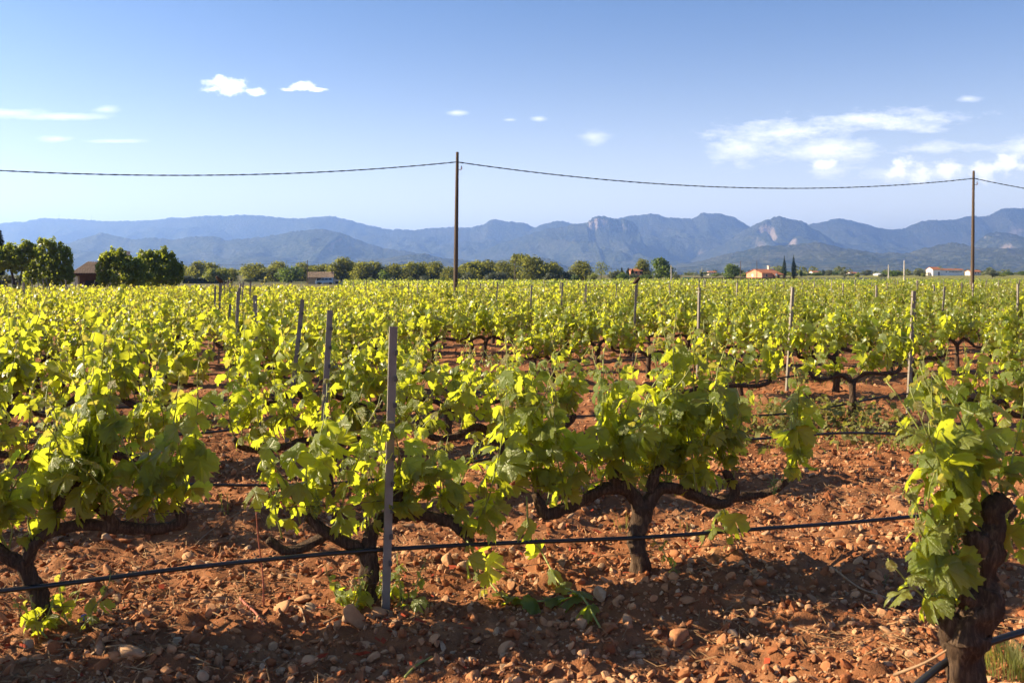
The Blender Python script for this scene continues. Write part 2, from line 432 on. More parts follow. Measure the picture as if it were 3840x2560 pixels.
MAT['brickdark'] = simple('dark_red_wall', (.10, .045, .028), .95, .1, var=.3, scale=4)
MAT['glass'] = simple('window_glass', (.015, .02, .025), .08, .8, var=.1)
MAT['carpaint'] = simple('blue_grey_car_paint', (.20, .28, .36), .25, .6, .3, .05)
MAT['tyre'] = simple('tyre_rubber', (.015, .015, .015), .9, .2)
MAT['netgreen'] = simple('green_net', (.06, .22, .16), .8, .2)
MAT['signwhite'] = simple('sign_white', (.75, .75, .72), .5, .4, var=.05)
MAT['bluecap'] = simple('blue_plastic', (.01, .05, .38), .35, .5, var=.1)
MAT['bird'] = simple('brown_feathers', (.085, .055, .035), .9, .1, var=.5, scale=60)
MAT['cluster'] = simple('green_grape_buds', (.16, .20, .03), .5, .35, var=.35, scale=70)
def mountain_fn(N, L, out):
    geo = N('ShaderNodeNewGeometry'); pos = geo.outputs['Position']
    n = noise(N, L, pos, .006, 7, .6); n2 = noise(N, L, pos, .03, 5, .65)
    n3 = noise(N, L, pos, .0022, 5, .6)
    forest = ramp(N, L, n2, [(.36, (.018, .028, .012)), (.5, (.050, .062, .028)), (.64, (.14, .135, .075))])
    forest = mixc(N, L, ramp(N, L, n3, [(.45, (0, 0, 0)), (.65, (.45, .45, .45))]), forest, (.14, .13, .08))
    sx = N('ShaderNodeSeparateXYZ'); L(geo.outputs['Normal'], sx.inputs[0])
    at = N('ShaderNodeAttribute', attribute_name='lf'); sp = N('ShaderNodeSeparateColor'); L(at.outputs['Color'], sp.inputs[0])
    steep = math_(N, L, 'SUBTRACT', .72, sx.outputs[2])
    k = math_(N, L, 'ADD', math_(N, L, 'MULTIPLY', steep, 2.2), math_(N, L, 'MULTIPLY', math_(N, L, 'SUBTRACT', n, .5), 1.8))
    mp = N('ShaderNodeMapping'); mp.inputs['Scale'].default_value = (.028, .012, .006); L(pos, mp.inputs[0])
    n4 = noise(N, L, mp.outputs[0], 1, 5, .65)
    k = math_(N, L, 'ADD', k, math_(N, L, 'MULTIPLY', sp.outputs[1], math_(N, L, 'MULTIPLY', math_(N, L, 'SUBTRACT', n4, .28), 2.0)))
    k = ramp(N, L, k, [(.25, (0, 0, 0)), (.6, (1, 1, 1))])
    rock = mixc(N, L, n4, (.20, .155, .12), (.50, .40, .32))
    col = mixc(N, L, k, forest, rock)
    principled(N, L, out, col, 1.0, .0, 0, n2, 1.0, 45.0)
MAT['mountain'] = material('wooded_limestone', mountain_fn)

ORD = ['zeroth', 'first', 'second', 'third', 'fourth', 'fifth', 'sixth', 'seventh', 'eighth', 'ninth', 'tenth', 'eleventh', 'twelfth', 'thirteenth', 'fourteenth', 'fifteenth', 'sixteenth', 'seventeenth', 'eighteenth', 'nineteenth', 'twentieth']
TENS = {20: 'twenty', 30: 'thirty', 40: 'forty', 50: 'fifty', 60: 'sixty', 70: 'seventy'}
TENTH = {30: 'thirtieth', 40: 'fortieth', 50: 'fiftieth', 60: 'sixtieth', 70: 'seventieth'}
def ordinal(n):
    if n <= 20: return ORD[n]
    t, u = n // 10 * 10, n % 10
    return TENTH[t] if u == 0 else TENS[t] + '-' + ORD[u]

#SECTION_STRUCTURE
# ------------------------------------------------------------------ ground
def make_ground():
    def grow(start, end, step, f):
        out = [start]; s = step
        while out[-1] < end: s *= f; out.append(out[-1] + s)
        out[-1] = end; return out
    xc = list(np.arange(-5.2, 5.2001, .035)); g = grow(5.2, 19500, .035, 1.085)[1:]
    xs = np.array([-v for v in g[::-1]] + xc + g)
    yc = list(np.arange(2.6, 9.6, .035)); g2 = grow(yc[-1], 21500, .035, 1.07)[1:]; b = grow(0, 5000, .05, 1.12)[1:]
    ys = np.array([2.6 - v for v in b[::-1]] + yc + g2)
    X, Y = np.meshgrid(xs, ys)
    Z = terrain(X, Y) + relief(X, Y)
    nx, ny = len(xs), len(ys)
    V = np.stack([X, Y, Z], -1).reshape(-1, 3)
    i = (np.arange(ny - 1)[:, None] * nx + np.arange(nx - 1)[None, :]).ravel()
    mb = MB().add(V, np.stack([i, i + 1, i + nx + 1, i + nx], -1))
    return link('ground', mb.mesh('ground', MAT['soil'], True), kind='structure')
ground = make_ground()

# ------------------------------------------------------------------ mountains (real ridges, 4 to 15 km away)
def make_ridge(name, d, W, outline, rock=(), cliffs=(), base=0.0, seed=0, step=7, gul=.42, power=.85, rows=34):
    p0, p1 = outline[0][0], outline[-1][0]
    ps = np.arange(p0, p1 + 1, step, float)
    yy = np.interp(ps, [a for a, b in outline], [b for a, b in outline])
    k = np.ones(5) / 5; yy = .75 * yy + .25 * np.convolve(np.pad(yy, 2, 'edge'), k, 'valid')
    H = (HOR - yy) / FPX * d + EYE
    H = H + (fbm(ps * .02, 0, 0, 4, seed + 3) - .5) * 26 * d / 10000 + (vnoise(ps * .21, 0, 0, seed + 4) - .5) * 13 * d / 10000
    def Hat(q): return np.interp(q, ps, H)
    tt = np.concatenate([-np.linspace(1, 0, rows) ** 1.35, (np.linspace(0, 1, 9) ** 1.3)[1:]])
    P, T = np.meshgrid(ps, tt)
    X = px(P, d); Y = d + T * W
    at = np.abs(T)
    w = (fbm(X / 1300, Y / 1300, 0, 3, seed + 9) - .5) * 2
    Q = P + w * 200 * sstep(0, .35, at)
    prof = 1 - at ** power
    for (c0, c1, t0, drop) in cliffs:
        m = sstep(c0, c0 + 10, P) * (1 - sstep(c1 - 30, c1, P)) * (T < 0)
        jag = (vnoise(P * .09, 0, 0, seed + 5) - .5) * .02
        pc = np.where(at < t0 + jag, 1 - at * .35, np.where(at < t0 + .035 + jag, 1 - t0 * .35 - drop * (at - t0 - jag) / .035, (1 - t0 * .35 - drop) * (1 - ((at - t0 - .035) / (1 - t0)).clip(0, 1) ** .8)))
        prof = prof * (1 - m) + pc * m
    rid = 1 - np.abs(fbm(X / 700 + .35 * Y / 700, Y / 1300, 0, 4, seed + 1) * 2 - 1)
    rid2 = 1 - np.abs(fbm(X / 240, Y / 420, 0, 3, seed + 2) * 2 - 1)
    amp = sstep(0, .30, at) * (1 - sstep(.85, 1.0, at))
    Z = Hat(Q) * prof * (1 - gul * amp * (1 - rid) * 2.4) + (rid2 - .6) * 95 * d / 10000 * sstep(.03, .3, at) * (1 - sstep(.9, 1, at))
    Z = base + np.maximum(Z, 0) - 25 * sstep(.93, 1.0, at)
    R_ = np.zeros_like(P)
    for (r0, r1, z0, z1, a) in rock:
        zpx = HOR - (Z - EYE) * FPX / Y
        n = fbm(X / 160, Z / 90, Y / 500, 3, seed + 8)
        R_ += a * sstep(r0, r0 + 25, P) * (1 - sstep(r1 - 25, r1, P)) * sstep(z0 - 8, z0 + 6, zpx) * (1 - sstep(z1 - 25, z1, zpx)) * (T < 0) * (n * 1.6)
    ny, nx = P.shape
    i = (np.arange(ny - 1)[:, None] * nx + np.arange(nx - 1)[None, :]).ravel()
    mb = MB().add(np.stack([X, Y, Z], -1).reshape(-1, 3), np.stack([i, i + 1, i + nx + 1, i + nx], -1),
                  np.stack([np.zeros(P.size), R_.ravel()], -1))
    return link(name, mb.mesh(name, MAT['mountain'], True), kind='structure')
make_ridge('mountain_ridge', 12600, 3900, [(-1500, 1010), (-900, 870), (-400, 845), (0, 839), (90, 830), (155, 819), (229, 817), (348, 825), (430, 831), (577, 825), (724, 813), (816, 808), (892, 807), (1012, 812), (1088, 821), (1197, 813), (1252, 813), (1334, 831), (1394, 848), (1460, 858), (1552, 863), (1694, 851), (1770, 851), (1808, 844), (1846, 817), (1906, 831), (1977, 841), (2004, 850), (2060, 865), (2150, 900), (2300, 985), (2420, 1030)],
           rock=[(1755, 1800, 872, 890, .5), (1240, 1290, 850, 875, .4)], seed=1)
make_ridge('mountain_ridge', 12300, 3000, [(1900, 1000), (1990, 860), (2031, 839), (2091, 829), (2124, 832), (2200, 850), (2260, 842), (2330, 817), (2390, 806), (2434, 802), (2505, 812), (2560, 821), (2598, 819), (2636, 793), (2650, 798), (2707, 805), (2745, 812), (2778, 828), (2808, 848), (2870, 880), (2960, 950), (3060, 1020)],
           rock=[(2370, 2410, 805, 845, .5), (2590, 2640, 800, 850, .6), (2560, 2620, 870, 890, .5)], seed=2)
make_ridge('mountain_ridge', 12400, 3000, [(2820, 990), (2920, 880), (3028, 840), (3077, 833), (3137, 817), (3202, 828), (3289, 850), (3338, 862), (3398, 855), (3452, 829), (3518, 828), (3594, 819), (3627, 810), (3697, 812), (3757, 784), (3812, 780), (3860, 785), (3950, 800), (4100, 830), (4500, 850), (5000, 900), (5400, 1010)],
           rock=[(3120, 3180, 820, 920, .5), (3530, 3580, 850, 895, .6), (3720, 3800, 785, 870, .5), (3250, 3440, 885, 930, .35), (3585, 3640, 812, 835, .5)], seed=3)
make_ridge('mountain_table', 10200, 3000, [(1500, 1030), (1750, 960), (1900, 905), (2000, 872), (2100, 850), (2185, 836), (2206, 830), (2221, 815), (2254, 812), (2325, 820), (2363, 827), (2385, 845), (2394, 880), (2400, 905), (2439, 934), (2477, 965), (2530, 995), (2650, 1032)],
           rock=[(2195, 2262, 815, 885, 1.1), (2090, 2135, 870, 930, .35)], cliffs=[(2196, 2400, .04, .24)], seed=4, step=5, rows=44)
make_ridge('mountain_peak', 10600, 2600, [(2500, 1030), (2620, 960), (2723, 912), (2789, 863), (2832, 844), (2865, 828), (2919, 810), (2968, 821), (3023, 836), (3044, 858), (3088, 877), (3126, 907), (3200, 940), (3330, 1000), (3420, 1032)],
           rock=[(2815, 2890, 848, 918, 1.1), (2735, 2830, 862, 915, .6), (2930, 2950, 870, 895, .4)], cliffs=[(2822, 2890, .05, .26)], seed=5, step=5, rows=44)
make_ridge('mountain_spur', 7800, 2300, [(-400, 1010), (100, 960), (239, 918), (305, 896), (375, 871), (405, 876), (435, 888), (512, 899), (571, 890), (653, 899), (713, 888), (805, 887), (849, 899), (900, 898), (1000, 885), (1088, 872), (1213, 858), (1270, 868), (1330, 895), (1420, 925), (1560, 950), (1750, 985), (1950, 1030)],
           rock=[(1288, 1345, 880, 940, 1.0)], cliffs=[(1285, 1350, .04, .2)], seed=6, step=5, rows=40)
make_ridge('mountain_spur', 8300, 1500, [(3540, 1020), (3620, 950), (3659, 912), (3692, 880), (3735, 866), (3790, 874), (3840, 888), (3960, 900), (4150, 960), (4300, 1020)],
           rock=[(3665, 3760, 872, 915, .8)], seed=7)
make_ridge('wooded_hill', 6400, 1900, [(2380, 1030), (2560, 994), (2669, 967), (2778, 939), (2897, 918), (2968, 917), (3061, 907), (3104, 915), (3159, 929), (3246, 946), (3322, 948), (3409, 948), (3452, 934), (3518, 918), (3567, 910), (3627, 920), (3692, 932), (3757, 931), (3840, 930), (4000, 925), (4300, 950), (4700, 1020)], seed=8, step=6)
make_ridge('wooded_hill', 6000, 1200, [(1220, 1030), (1300, 985), (1362, 968), (1460, 967), (1536, 953), (1590, 951), (1661, 967), (1770, 980), (1860, 978), (1927, 971), (2031, 966), (2070, 975), (2110, 992), (2200, 1028)], seed=9, step=5)

# ------------------------------------------------------------------ haze: one closed box of even, pale air
def make_haze():
    mb = MB(); box(mb, -20500, 20500, -6500, 22500, -2.2, 900)
    def fn(N, L, out):
        v = N('ShaderNodeVolumePrincipled')
        v.inputs['Color'].default_value = (.31, .51, 1.0, 1); v.inputs['Density'].default_value = 9.8e-5
        v.inputs['Anisotropy'].default_value = .5
        L(v.outputs[0], out.inputs['Volume'])
    m = material('pale_air', fn)
    o = link('haze', mb.mesh('haze', m, False), kind='stuff')
    tag(o, 'pale blue haze of the evening air over the plain', 'haze')
make_haze()

#SECTION_OBJECTS
# ------------------------------------------------------------------ stones and soil
def stone_mesh(sub, seed):
    g = np.random.default_rng(seed); V, F = ico(sub)
    n = fbm(V[:, 0] * 1.1 + seed, V[:, 1] * 1.1, V[:, 2] * 1.1, 3, seed) - .5
    V = V * (1 + n[:, None] * 1.1)
    for _ in range(8):                       # a few flat broken faces
        d = g.normal(size=3); d /= np.linalg.norm(d); h = g.uniform(.40, .72)
        t = V @ d; V = V - np.outer(np.maximum(0, t - h) * .9, d)
    return V * np.array([1.0, g.uniform(.6, .9), g.uniform(.5, .8)]), F
def rot_z(a): c, s = np.cos(a), np.sin(a); return np.array([[c, -s, 0], [s, c, 0], [0, 0, 1]])
def make_stones():
    g = np.random.default_rng(3)
    base80 = [stone_mesh(1, 50 + i) for i in range(10)]; base20 = [stone_mesh(0, 80 + i) for i in range(10)]
    # positions over the part of the plot the camera sees, denser near
    def scatter(n, y0, y1, pw):
        y = y0 + (y1 - y0) * g.random(n) ** pw
        x = (g.random(n) * 2 - 1) * (y * .545 + .5)
        return x, y
    big_meshes = []
    for i in range(10):
        V, F = stone_mesh(2 if i < 4 else 1, 20 + i); big_meshes.append(MB().add(V, F, (i / 10, 0)).mesh('stone', MAT['stone'], True))
    x, y = scatter(300, 3.3, 7.2, 1.3); z = terrain(x, y) + relief(x, y)
    for i in range(300):
        s = .024 + .026 * g.random() ** 2 + (.018 if g.random() < .10 else 0)
        o = link('stone', big_meshes[int(g.integers(10))], ground, (x[i], y[i], z[i] + s * .22))
        o.rotation_euler = (g.uniform(-.5, .5), g.uniform(-.5, .5), g.uniform(0, 6.28)); o.scale = (s * g.uniform(.9, 1.25), s, s * g.uniform(.8, 1.1))
    mb = MB()
    def lay(n, y0, y1, pw, s0, s1, bases, e=1.6, sink=.25, patch=.0):
        x, y = scatter(n, y0, y1, pw)
        if patch:
            k = fbm(x * .9, y * .9, 0, 3, 77) > patch; x, y = x[k], y[k]
        z = terrain(x, y) + relief(x, y); n = len(x)
        s = s0 + (s1 - s0) * g.random(n) ** e; b = g.integers(0, len(bases), n); a = g.random(n) * 6.28; tl = g.normal(size=(n, 2)) * .35
        for k in range(len(bases)):
            idx = np.where(b == k)[0]; V, F = bases[k]
            if not len(idx): continue
            ca, sa = np.cos(a[idx]), np.sin(a[idx])
            P = V[None] * s[idx, None, None]
            P = P.copy(); P[..., 2] += P[..., 0] * tl[idx, 0, None] + P[..., 1] * tl[idx, 1, None]
            Q = np.stack([P[..., 0] * ca[:, None] - P[..., 1] * sa[:, None], P[..., 0] * sa[:, None] + P[..., 1] * ca[:, None], P[..., 2]], -1)
            Q += np.stack([x[idx], y[idx], z[idx] + s[idx] * sink], -1)[:, None, :]
            Fi = (F[None] + (np.arange(len(idx)) * len(V))[:, None, None]).reshape(-1, 3)
            col = np.repeat(g.random(len(idx)), len(V))
            mb.add(Q.reshape(-1, 3), Fi, np.stack([col, 0 * col], -1))
    lay(9500, 3.2, 8.5, 1.25, .012, .034, base80, 1.7)
    lay(42000, 3.2, 9.5, 1.3, .004, .015, base20)
    lay(9000, 7.5, 22, 1.4, .012, .040, base20)
    o = link('gravel', mb.mesh('gravel', MAT['stone'], False), kind='stuff')
    tag(o, 'reddish tan pebbles and clods strewn over the tilled soil', 'gravel')
make_stones()

def make_litter():
    g = np.random.default_rng(9); mb = MB()
    n = 9000; y = 3.3 + 6.5 * g.random(n) ** 1.4; x = (g.random(n) * 2 - 1) * (y * .53 + .3)
    w = fbm(x * 1.2, y * 1.2, 0, 3, 55) + .12 * (x < -.4); k = w > .52; x, y = x[k], y[k]; n = len(x)
    z = terrain(x, y) + relief(x, y) + g.uniform(.006, .03, n)
    a = g.random(n) * 3.14; l = g.uniform(.012, .05, n); wd = g.uniform(.0012, .003, n); tz = g.normal(size=n) * .35
    dx, dy = np.cos(a), np.sin(a)
    P = np.stack([x, y, z], -1)
    D = np.stack([dx, dy, tz], -1) * l[:, None]; S = np.stack([-dy, dx, 0 * dx], -1) * wd[:, None]; C = np.stack([0 * x, 0 * x, wd * 1.2], -1)
    V = np.stack([P - D - S, P - D + S, P + D + S, P + D - S, P - D * .9 + C, P + D * .9 + C], 1).reshape(-1, 3)
    i = np.arange(n)[:, None] * 6
    F = np.concatenate([i + np.array([[0, 3, 5, 4]]), i + np.array([[1, 4, 5, 2]])])
    mb.add(V, F)
    # dead red leaf scraps
    n = 900; y = 3.5 + 3.2 * g.random(n); x = -2.6 + 3.6 * g.random(n) ** 1.2
    k = fbm(x * 1.6, y * 1.6, 0, 3, 66) > .54; x, y = x[k], y[k]; n = len(x); z = terrain(x, y) + relief(x, y) + g.uniform(.012, .03, n)
    s = g.uniform(.008, .022, n); P = np.stack([x, y, z], -1)
    A = g.normal(size=(n, 3)) * s[:, None]; B = g.normal(size=(n, 3)) * s[:, None]; A[:, 2] *= .5; B[:, 2] *= .5
    V = np.stack([P, P + A, P + A * .8 + B, P + B], 1).reshape(-1, 3); i = np.arange(n)[:, None] * 4
    mb.add(V, np.concatenate([i + np.array([[0, 1, 2]]), i + np.array([[0, 2, 3]])]), mat=1)
    o = link('dry_litter', mb.mesh('dry_litter', [MAT['litter'], MAT['redleaf']], False), kind='stuff')
    tag(o, 'straw bits and dead red leaf scraps scattered on the soil', 'litter')
make_litter()

# ------------------------------------------------------------------ grapevines
def leaf_shape(seed, hi=True):
    """one grape leaf of length 1: five toothed lobes, folded and curled; stalk joins at the origin, tip at +Y, upper face +Z"""
    g = np.random.default_rng(seed)
    if hi:
        th = np.radians([0, 8, 15, 22, 29, 37, 45, 52, 60, 68, 77, 86, 96, 106, 118, 132, 150])
        rr = np.array([1.0, .84, .90, .76, .70, .86, .80, .93, .79, .82, .64, .76, .68, .76, .62, .64, .46])
    else:
        th = np.radians([0, 27, 54, 82, 108, 150]); rr = np.array([1.0, .62, .86, .54, .64, .45])
    T = np.concatenate([th, 2 * np.pi - th[1:][::-1]]); Rr = np.concatenate([rr, rr[1:][::-1]])
    Rr = Rr * g.uniform(.92, 1.08, len(Rr)); T = T + g.uniform(-.04, .04, len(T))
    fold, curl, cup = g.uniform(-.25, .7), g.uniform(-.1, 1.1), g.uniform(-.5, .45); ph = g.uniform(0, 6.28, 3)
    def lift(x, y, r, t):
        z = -fold * np.abs(x) - curl * .45 * np.maximum(0, y) ** 2 - cup * r * r
        return z + .12 * r * np.sin(3 * t + ph[0]) + .06 * r * np.sin(7 * t + ph[1])
    def ring(t, r, vein):
        x, y = np.sin(t) * r, np.cos(t) * r
        return np.stack([x, y, lift(x, y, r, t) + vein], -1)
    out = ring(T, Rr, 0); n = len(T)
    if not hi:
        V = np.vstack([[(0, 0, 0)], out]); F = [(0, 1 + (a + 1) % n, 1 + a) for a in range(n - 1 + 1) if True]
        return V, np.array(F), np.zeros(len(V))
    ia = np.radians([0, 15, 29, 52, 77, 106, 150]); it = np.concatenate([ia, 2 * np.pi - ia[1:][::-1]]); k = len(it)
    oi = [0, 2, 4, 7, 10, 13, 16]; oidx = oi + [n - q for q in oi[1:][::-1]]
    isv = np.array([1, 0, 0, 1, 0, 1, 0] + [0, 1, 0, 1, 0, 0]); ir = Rr[oidx] * .52
    inn = ring(it, ir, np.where(isv, .035, -.045))
    V = np.vstack([[(0, 0, .02)], inn, out]); F = []; v = np.zeros(len(V)); v[0] = 1; v[1:1 + k] = isv
    for q, s_ in zip(oidx, isv): v[1 + k + q] = s_
    for a in range(k):
        b = (a + 1) % k
        if b == 0 : continue                                # the open notch at the stalk
        F.append((0, 1 + b, 1 + a))
        o = list(range(oidx[a], oidx[b] + 1)); h = len(o) // 2
        for q in range(len(o) - 1):
            F.append(((1 + a) if q < h else (1 + b), 1 + k + o[q + 1], 1 + k + o[q]))
        F.append((1 + a, 1 + b, 1 + k + o[h]))
    F.append((0, 1 + 0, 1 + k - 1)) if False else None
    V[:, 2] -= V[0, 2]
    return V, np.array(F), v
LEAF_HI = [leaf_shape(i, True) for i in range(8)]
LEAF_LO = [leaf_shape(40 + i, False) for i in range(8)]
def lattr(i, y, v): return np.stack([np.full(len(v), i / 8.), np.full(len(v), y), v], -1)
leaf_me = [MB().add(V, F, lattr(i, 0, v)).mesh('leaf', MAT['vine_leaf'], True) for i, (V, F, v) in enumerate(LEAF_HI)]
young_me = [MB().add(V, F, lattr(i, .75, v)).mesh('leaf', MAT['vine_leaf'], True) for i, (V, F, v) in enumerate(LEAF_HI[:4])]
wilt_me = None

def unit(v): v = np.asarray(v, float); return v / (np.linalg.norm(v) + 1e-12)
def gen_shoot(g, p0, d0, length, lsize, sunl, up=.10, droop=0.0, wob=.15, node=.048):
    """returns stem points, radii, petioles and leaves (matrix columns X, Y, Z, origin, size, young)"""
    n = max(4, int(length / node)); p = np.array(p0, float); d = unit(d0); P = [p.copy()]; leaves = []; pet = []
    a0 = g.uniform(0, 6.28)
    for i in range(1, n + 1):
        t = i / n
        d = unit(d + np.array([0, 0, up]) + g.normal(size=3) * wob + np.array([0, 0, -droop * t]))
        p = p + d * length / n; P.append(p.copy())
        side = a0 + math.pi * i + g.normal() * .55
        u = unit(np.cross(d, (0.2, .97, .1))); w = np.cross(d, u); o = unit(u * math.cos(side) + w * math.sin(side))
        s = lsize * (0.62 + .95 * t if t < .4 else 1.0 - .95 * ((t - .4) / .6) ** 1.5) * g.uniform(.60, 1.25)
        s = max(s, lsize * .22)
        young = 1.0 if t > .82 else 0.0
        pl = s * g.uniform(.55, .95)
        pd = unit(o * 1.0 + d * .35 + np.array([0, 0, .30]) + g.normal(size=3) * .2); e = p + pd * pl
        pet.append((p.copy(), e.copy(), s))
        h = unit(np.array([o[0], o[1], 0]) + pd * np.array([1, 1, 0]) * .4 + g.normal(size=3) * np.array([.35, .35, .0]))
        a = np.clip(g.normal(.72, .42), -.3, 1.45)
        m = unit(h * math.cos(a) - np.array([0, 0, 1]) * math.sin(a))
        nn = np.array([0, 0, .75]) + sunl * .75 + h * .30 + g.normal(size=3) * .50
        nn = unit(nn - m * (nn @ m)); xx = np.cross(m, nn)
        leaves.append((xx, m, nn, e, s, young))
        if t < .75 and g.random() < .34:           # a small side leaf in the axil
            s2 = s * g.uniform(.3, .5); o2 = unit(g.normal(size=3) + d * .5); e2 = p + o2 * s2 * 1.2
            m2 = unit(o2 - np.array([0, 0, .5])); n2 = unit(np.array([0, 0, 1.]) + g.normal(size=3) * .6); n2 = unit(n2 - m2 * (n2 @ m2))
            leaves.append((np.cross(m2, n2), m2, n2, e2, s2, young)); pet.append((p.copy(), e2.copy(), s2))
    P = np.array(P); rad = np.linspace(.0042, .0016, len(P)) * (.8 + .4 * length / .6)
    return P, rad, pet, leaves
def stem_geom(mb, P, rad, pet, thin=False):
    tube(mb, P, rad, 5 if not thin else 3, 1)
    for a, b, s in pet:
        m = (a + b) / 2 + np.array([0, 0, .006])
        tube(mb, [a, m, b], [.0016, .0013, .0011], 3, 1, cap=False)
def arm_points(arms, gap, g):
    out = []
    for A in arms:
        P = catmull(np.array(A)[:, :3], 8); L_ = np.concatenate([[0], np.cumsum(np.linalg.norm(np.diff(P, axis=0), axis=1))])
        s = gap * .6
        while s < L_[-1]:
            i = min(np.searchsorted(L_, s), len(P) - 1); out.append((P[i], s / L_[-1])); s += gap * g.uniform(.75, 1.3)
        out.append((P[-1], 1.0))
    return out
def default_arms(g):
    h = g.uniform(.30, .40); lean = g.uniform(-.06, .06)
    trunk = [(0, 0, -.06, .052), (g.uniform(-.02, .02), g.uniform(-.02, .02), h * .5, .040), (lean, g.uniform(-.03, .03), h, .046)]
    arms = []
    for sg in (-1, 1):
        ln = g.uniform(.46, .62); sagz = g.uniform(-.06, .10); k = g.uniform(.03, .10)
        arms.append([(lean, 0, h - .02, .036), (lean + sg * ln * .25, g.uniform(-.03, .03), h + k, .031), (lean + sg * ln * .6, g.uniform(-.05, .05), h + sagz * .7, .028), (lean + sg * ln * .9, g.uniform(-.05, .05), h + sagz, .026), (lean + sg * ln, g.uniform(-.04, .04), h + sagz + .07, .022)])
    return trunk, arms
def wood_parts(trunk, arms, seed, hi, slim=.80):
    trunk = [(a, b, c, r * (slim + .1)) for a, b, c, r in trunk]; arms = [[(a, b, c, r * slim) for a, b, c, r in A] for A in arms]
    t = np.array(trunk); mbt = MB(); tube(mbt, t[:, :3], t[:, 3], 18 if hi else 8, 8 if hi else 4, .46 if hi else .34, seed, (9, 34))
    res = [mbt]
    for i, A in enumerate(arms):
        a = np.array(A); m = MB(); tube(m, a[:, :3], a[:, 3], 13 if hi else 7, 7 if hi else 4, .52 if hi else .40, seed + 11 * i + 1, (13, 34)); res.append(m)
    return res
def gen_vine_shoots(g, arms, vigor, lsize, sunl, gap=.085, hmax=.72, out=.40, hang=.08):
    S = []
    for p, t in arm_points(arms, gap, g):
        k = 1 + (g.random() < .45)
        for _ in range(k):
            if g.random() > vigor ** .5 + .05: continue
            az_ = g.uniform(0, 6.28); d = np.array([math.cos(az_) * out * g.uniform(.3, 1.2), math.sin(az_) * out * g.uniform(.3, 1.3), g.uniform(.5, 1.1)])
            ln = hmax * g.uniform(.38, 1.08) * (.6 + .4 * vigor) * (1.3 if g.random() < .14 else 1.0)
            dr = 0.0
            if g.random() < hang: d[2] = g.uniform(-.25, .35); ln *= .55; dr = .12       # hanging outward and low
            S.append(gen_shoot(g, p + np.array([0, 0, .015]), d, ln, lsize * g.uniform(.9, 1.12), sunl, up=.07, droop=dr))
    return S
SUNW = np.array(SUNV)
def to_local(v, rz): c, s = math.cos(-rz), math.sin(-rz); return np.array([v[0] * c - v[1] * s, v[0] * s + v[1] * c, v[2]])
SUNL = to_local(SUNW, TH)

def leaf_objects(shoot_obj, leaves, g, meshes=None):
    for (xx, m, nn, e, s, young) in leaves:
        me = young_me[int(g.integers(4))] if young else leaf_me[int(g.integers(8))]
        if meshes: me = meshes[int(g.integers(len(meshes)))]
        o = bpy.data.objects.new('leaf', me); COL.objects.link(o); o.parent = shoot_obj
        o.matrix_basis = Matrix(((xx[0] * s, m[0] * s, nn[0] * s, e[0]), (xx[1] * s, m[1] * s, nn[1] * s, e[1]), (xx[2] * s, m[2] * s, nn[2] * s, e[2]), (0, 0, 0, 1)))
def bud_cluster(g, p, L=.09, n=46):
    mb = MB(); V0, F0 = ico(0)
    for i in range(n):
        t = g.random(); r = .024 * (1 - t) ** .6
        q = np.array([g.normal() * r * .7, g.normal() * r * .7, -t * L]); s = g.uniform(.0035, .0055)
        mb.add(V0 * s + p + q, F0)
    tube(mb, [p + np.array([0, 0, .03]), p, p + np.array([0, 0, -L])], [.002, .002, .001], 4, 1)
    return mb
VINE_N = {'detailed': 0}
def detailed_vine(x, y, label, seed, trunk=None, arms=None, vigor=1.0, lsize=.125, extra=(), suckers=0, clusters=0, hmax=.72, gap=.085, shoots=None, out=.36, hang=.08, bare=()):
    g = np.random.default_rng(seed)
    root = empty('grapevine', (x, y, gz(x, y)), TH)
    tag(root, label, 'grapevine', 'grapevines in rows on the red soil')
    if trunk is None: trunk, arms = default_arms(g)
    w = wood_parts(trunk, arms, seed, True)
    part(w[0], 'trunk', MAT['bark'], root, True)
    for m in w[1:]: part(m, 'arm', MAT['bark'], root, True)
    S = gen_vine_shoots(g, [A for i, A in enumerate(arms) if i not in bare], vigor, lsize, SUNL, gap, hmax, out, hang) if shoots is None else []
    for (p, d, ln, ls, up, dr) in extra: S.append(gen_shoot(g, p, d, ln, ls, SUNL, up=up, droop=dr, wob=.10))
    for k in range(suckers):
        a = g.uniform(0, 6.28); S.append(gen_shoot(g, (g.uniform(-.12, .16), g.uniform(-.20, .05), .0), (math.cos(a) * .7, math.sin(a) * .7, .7), g.uniform(.12, .30), lsize * .55, SUNL, node=.035))
    for (P, rad, pet, leaves) in S:
        mb = MB(); stem_geom(mb, P, rad, pet)
        so = part(mb, 'shoot', MAT['shoot'], root, True)
        leaf_objects(so, leaves, g)
    pts = arm_points(arms, .2, g)
    for k in range(clusters):
        p = pts[int(g.integers(len(pts)))][0] + np.array([g.normal() * .07, g.normal() * .07 - .05, g.uniform(.06, .25)])
        part(bud_cluster(g, p), 'flower_cluster', MAT['cluster'], root, True)
    return root

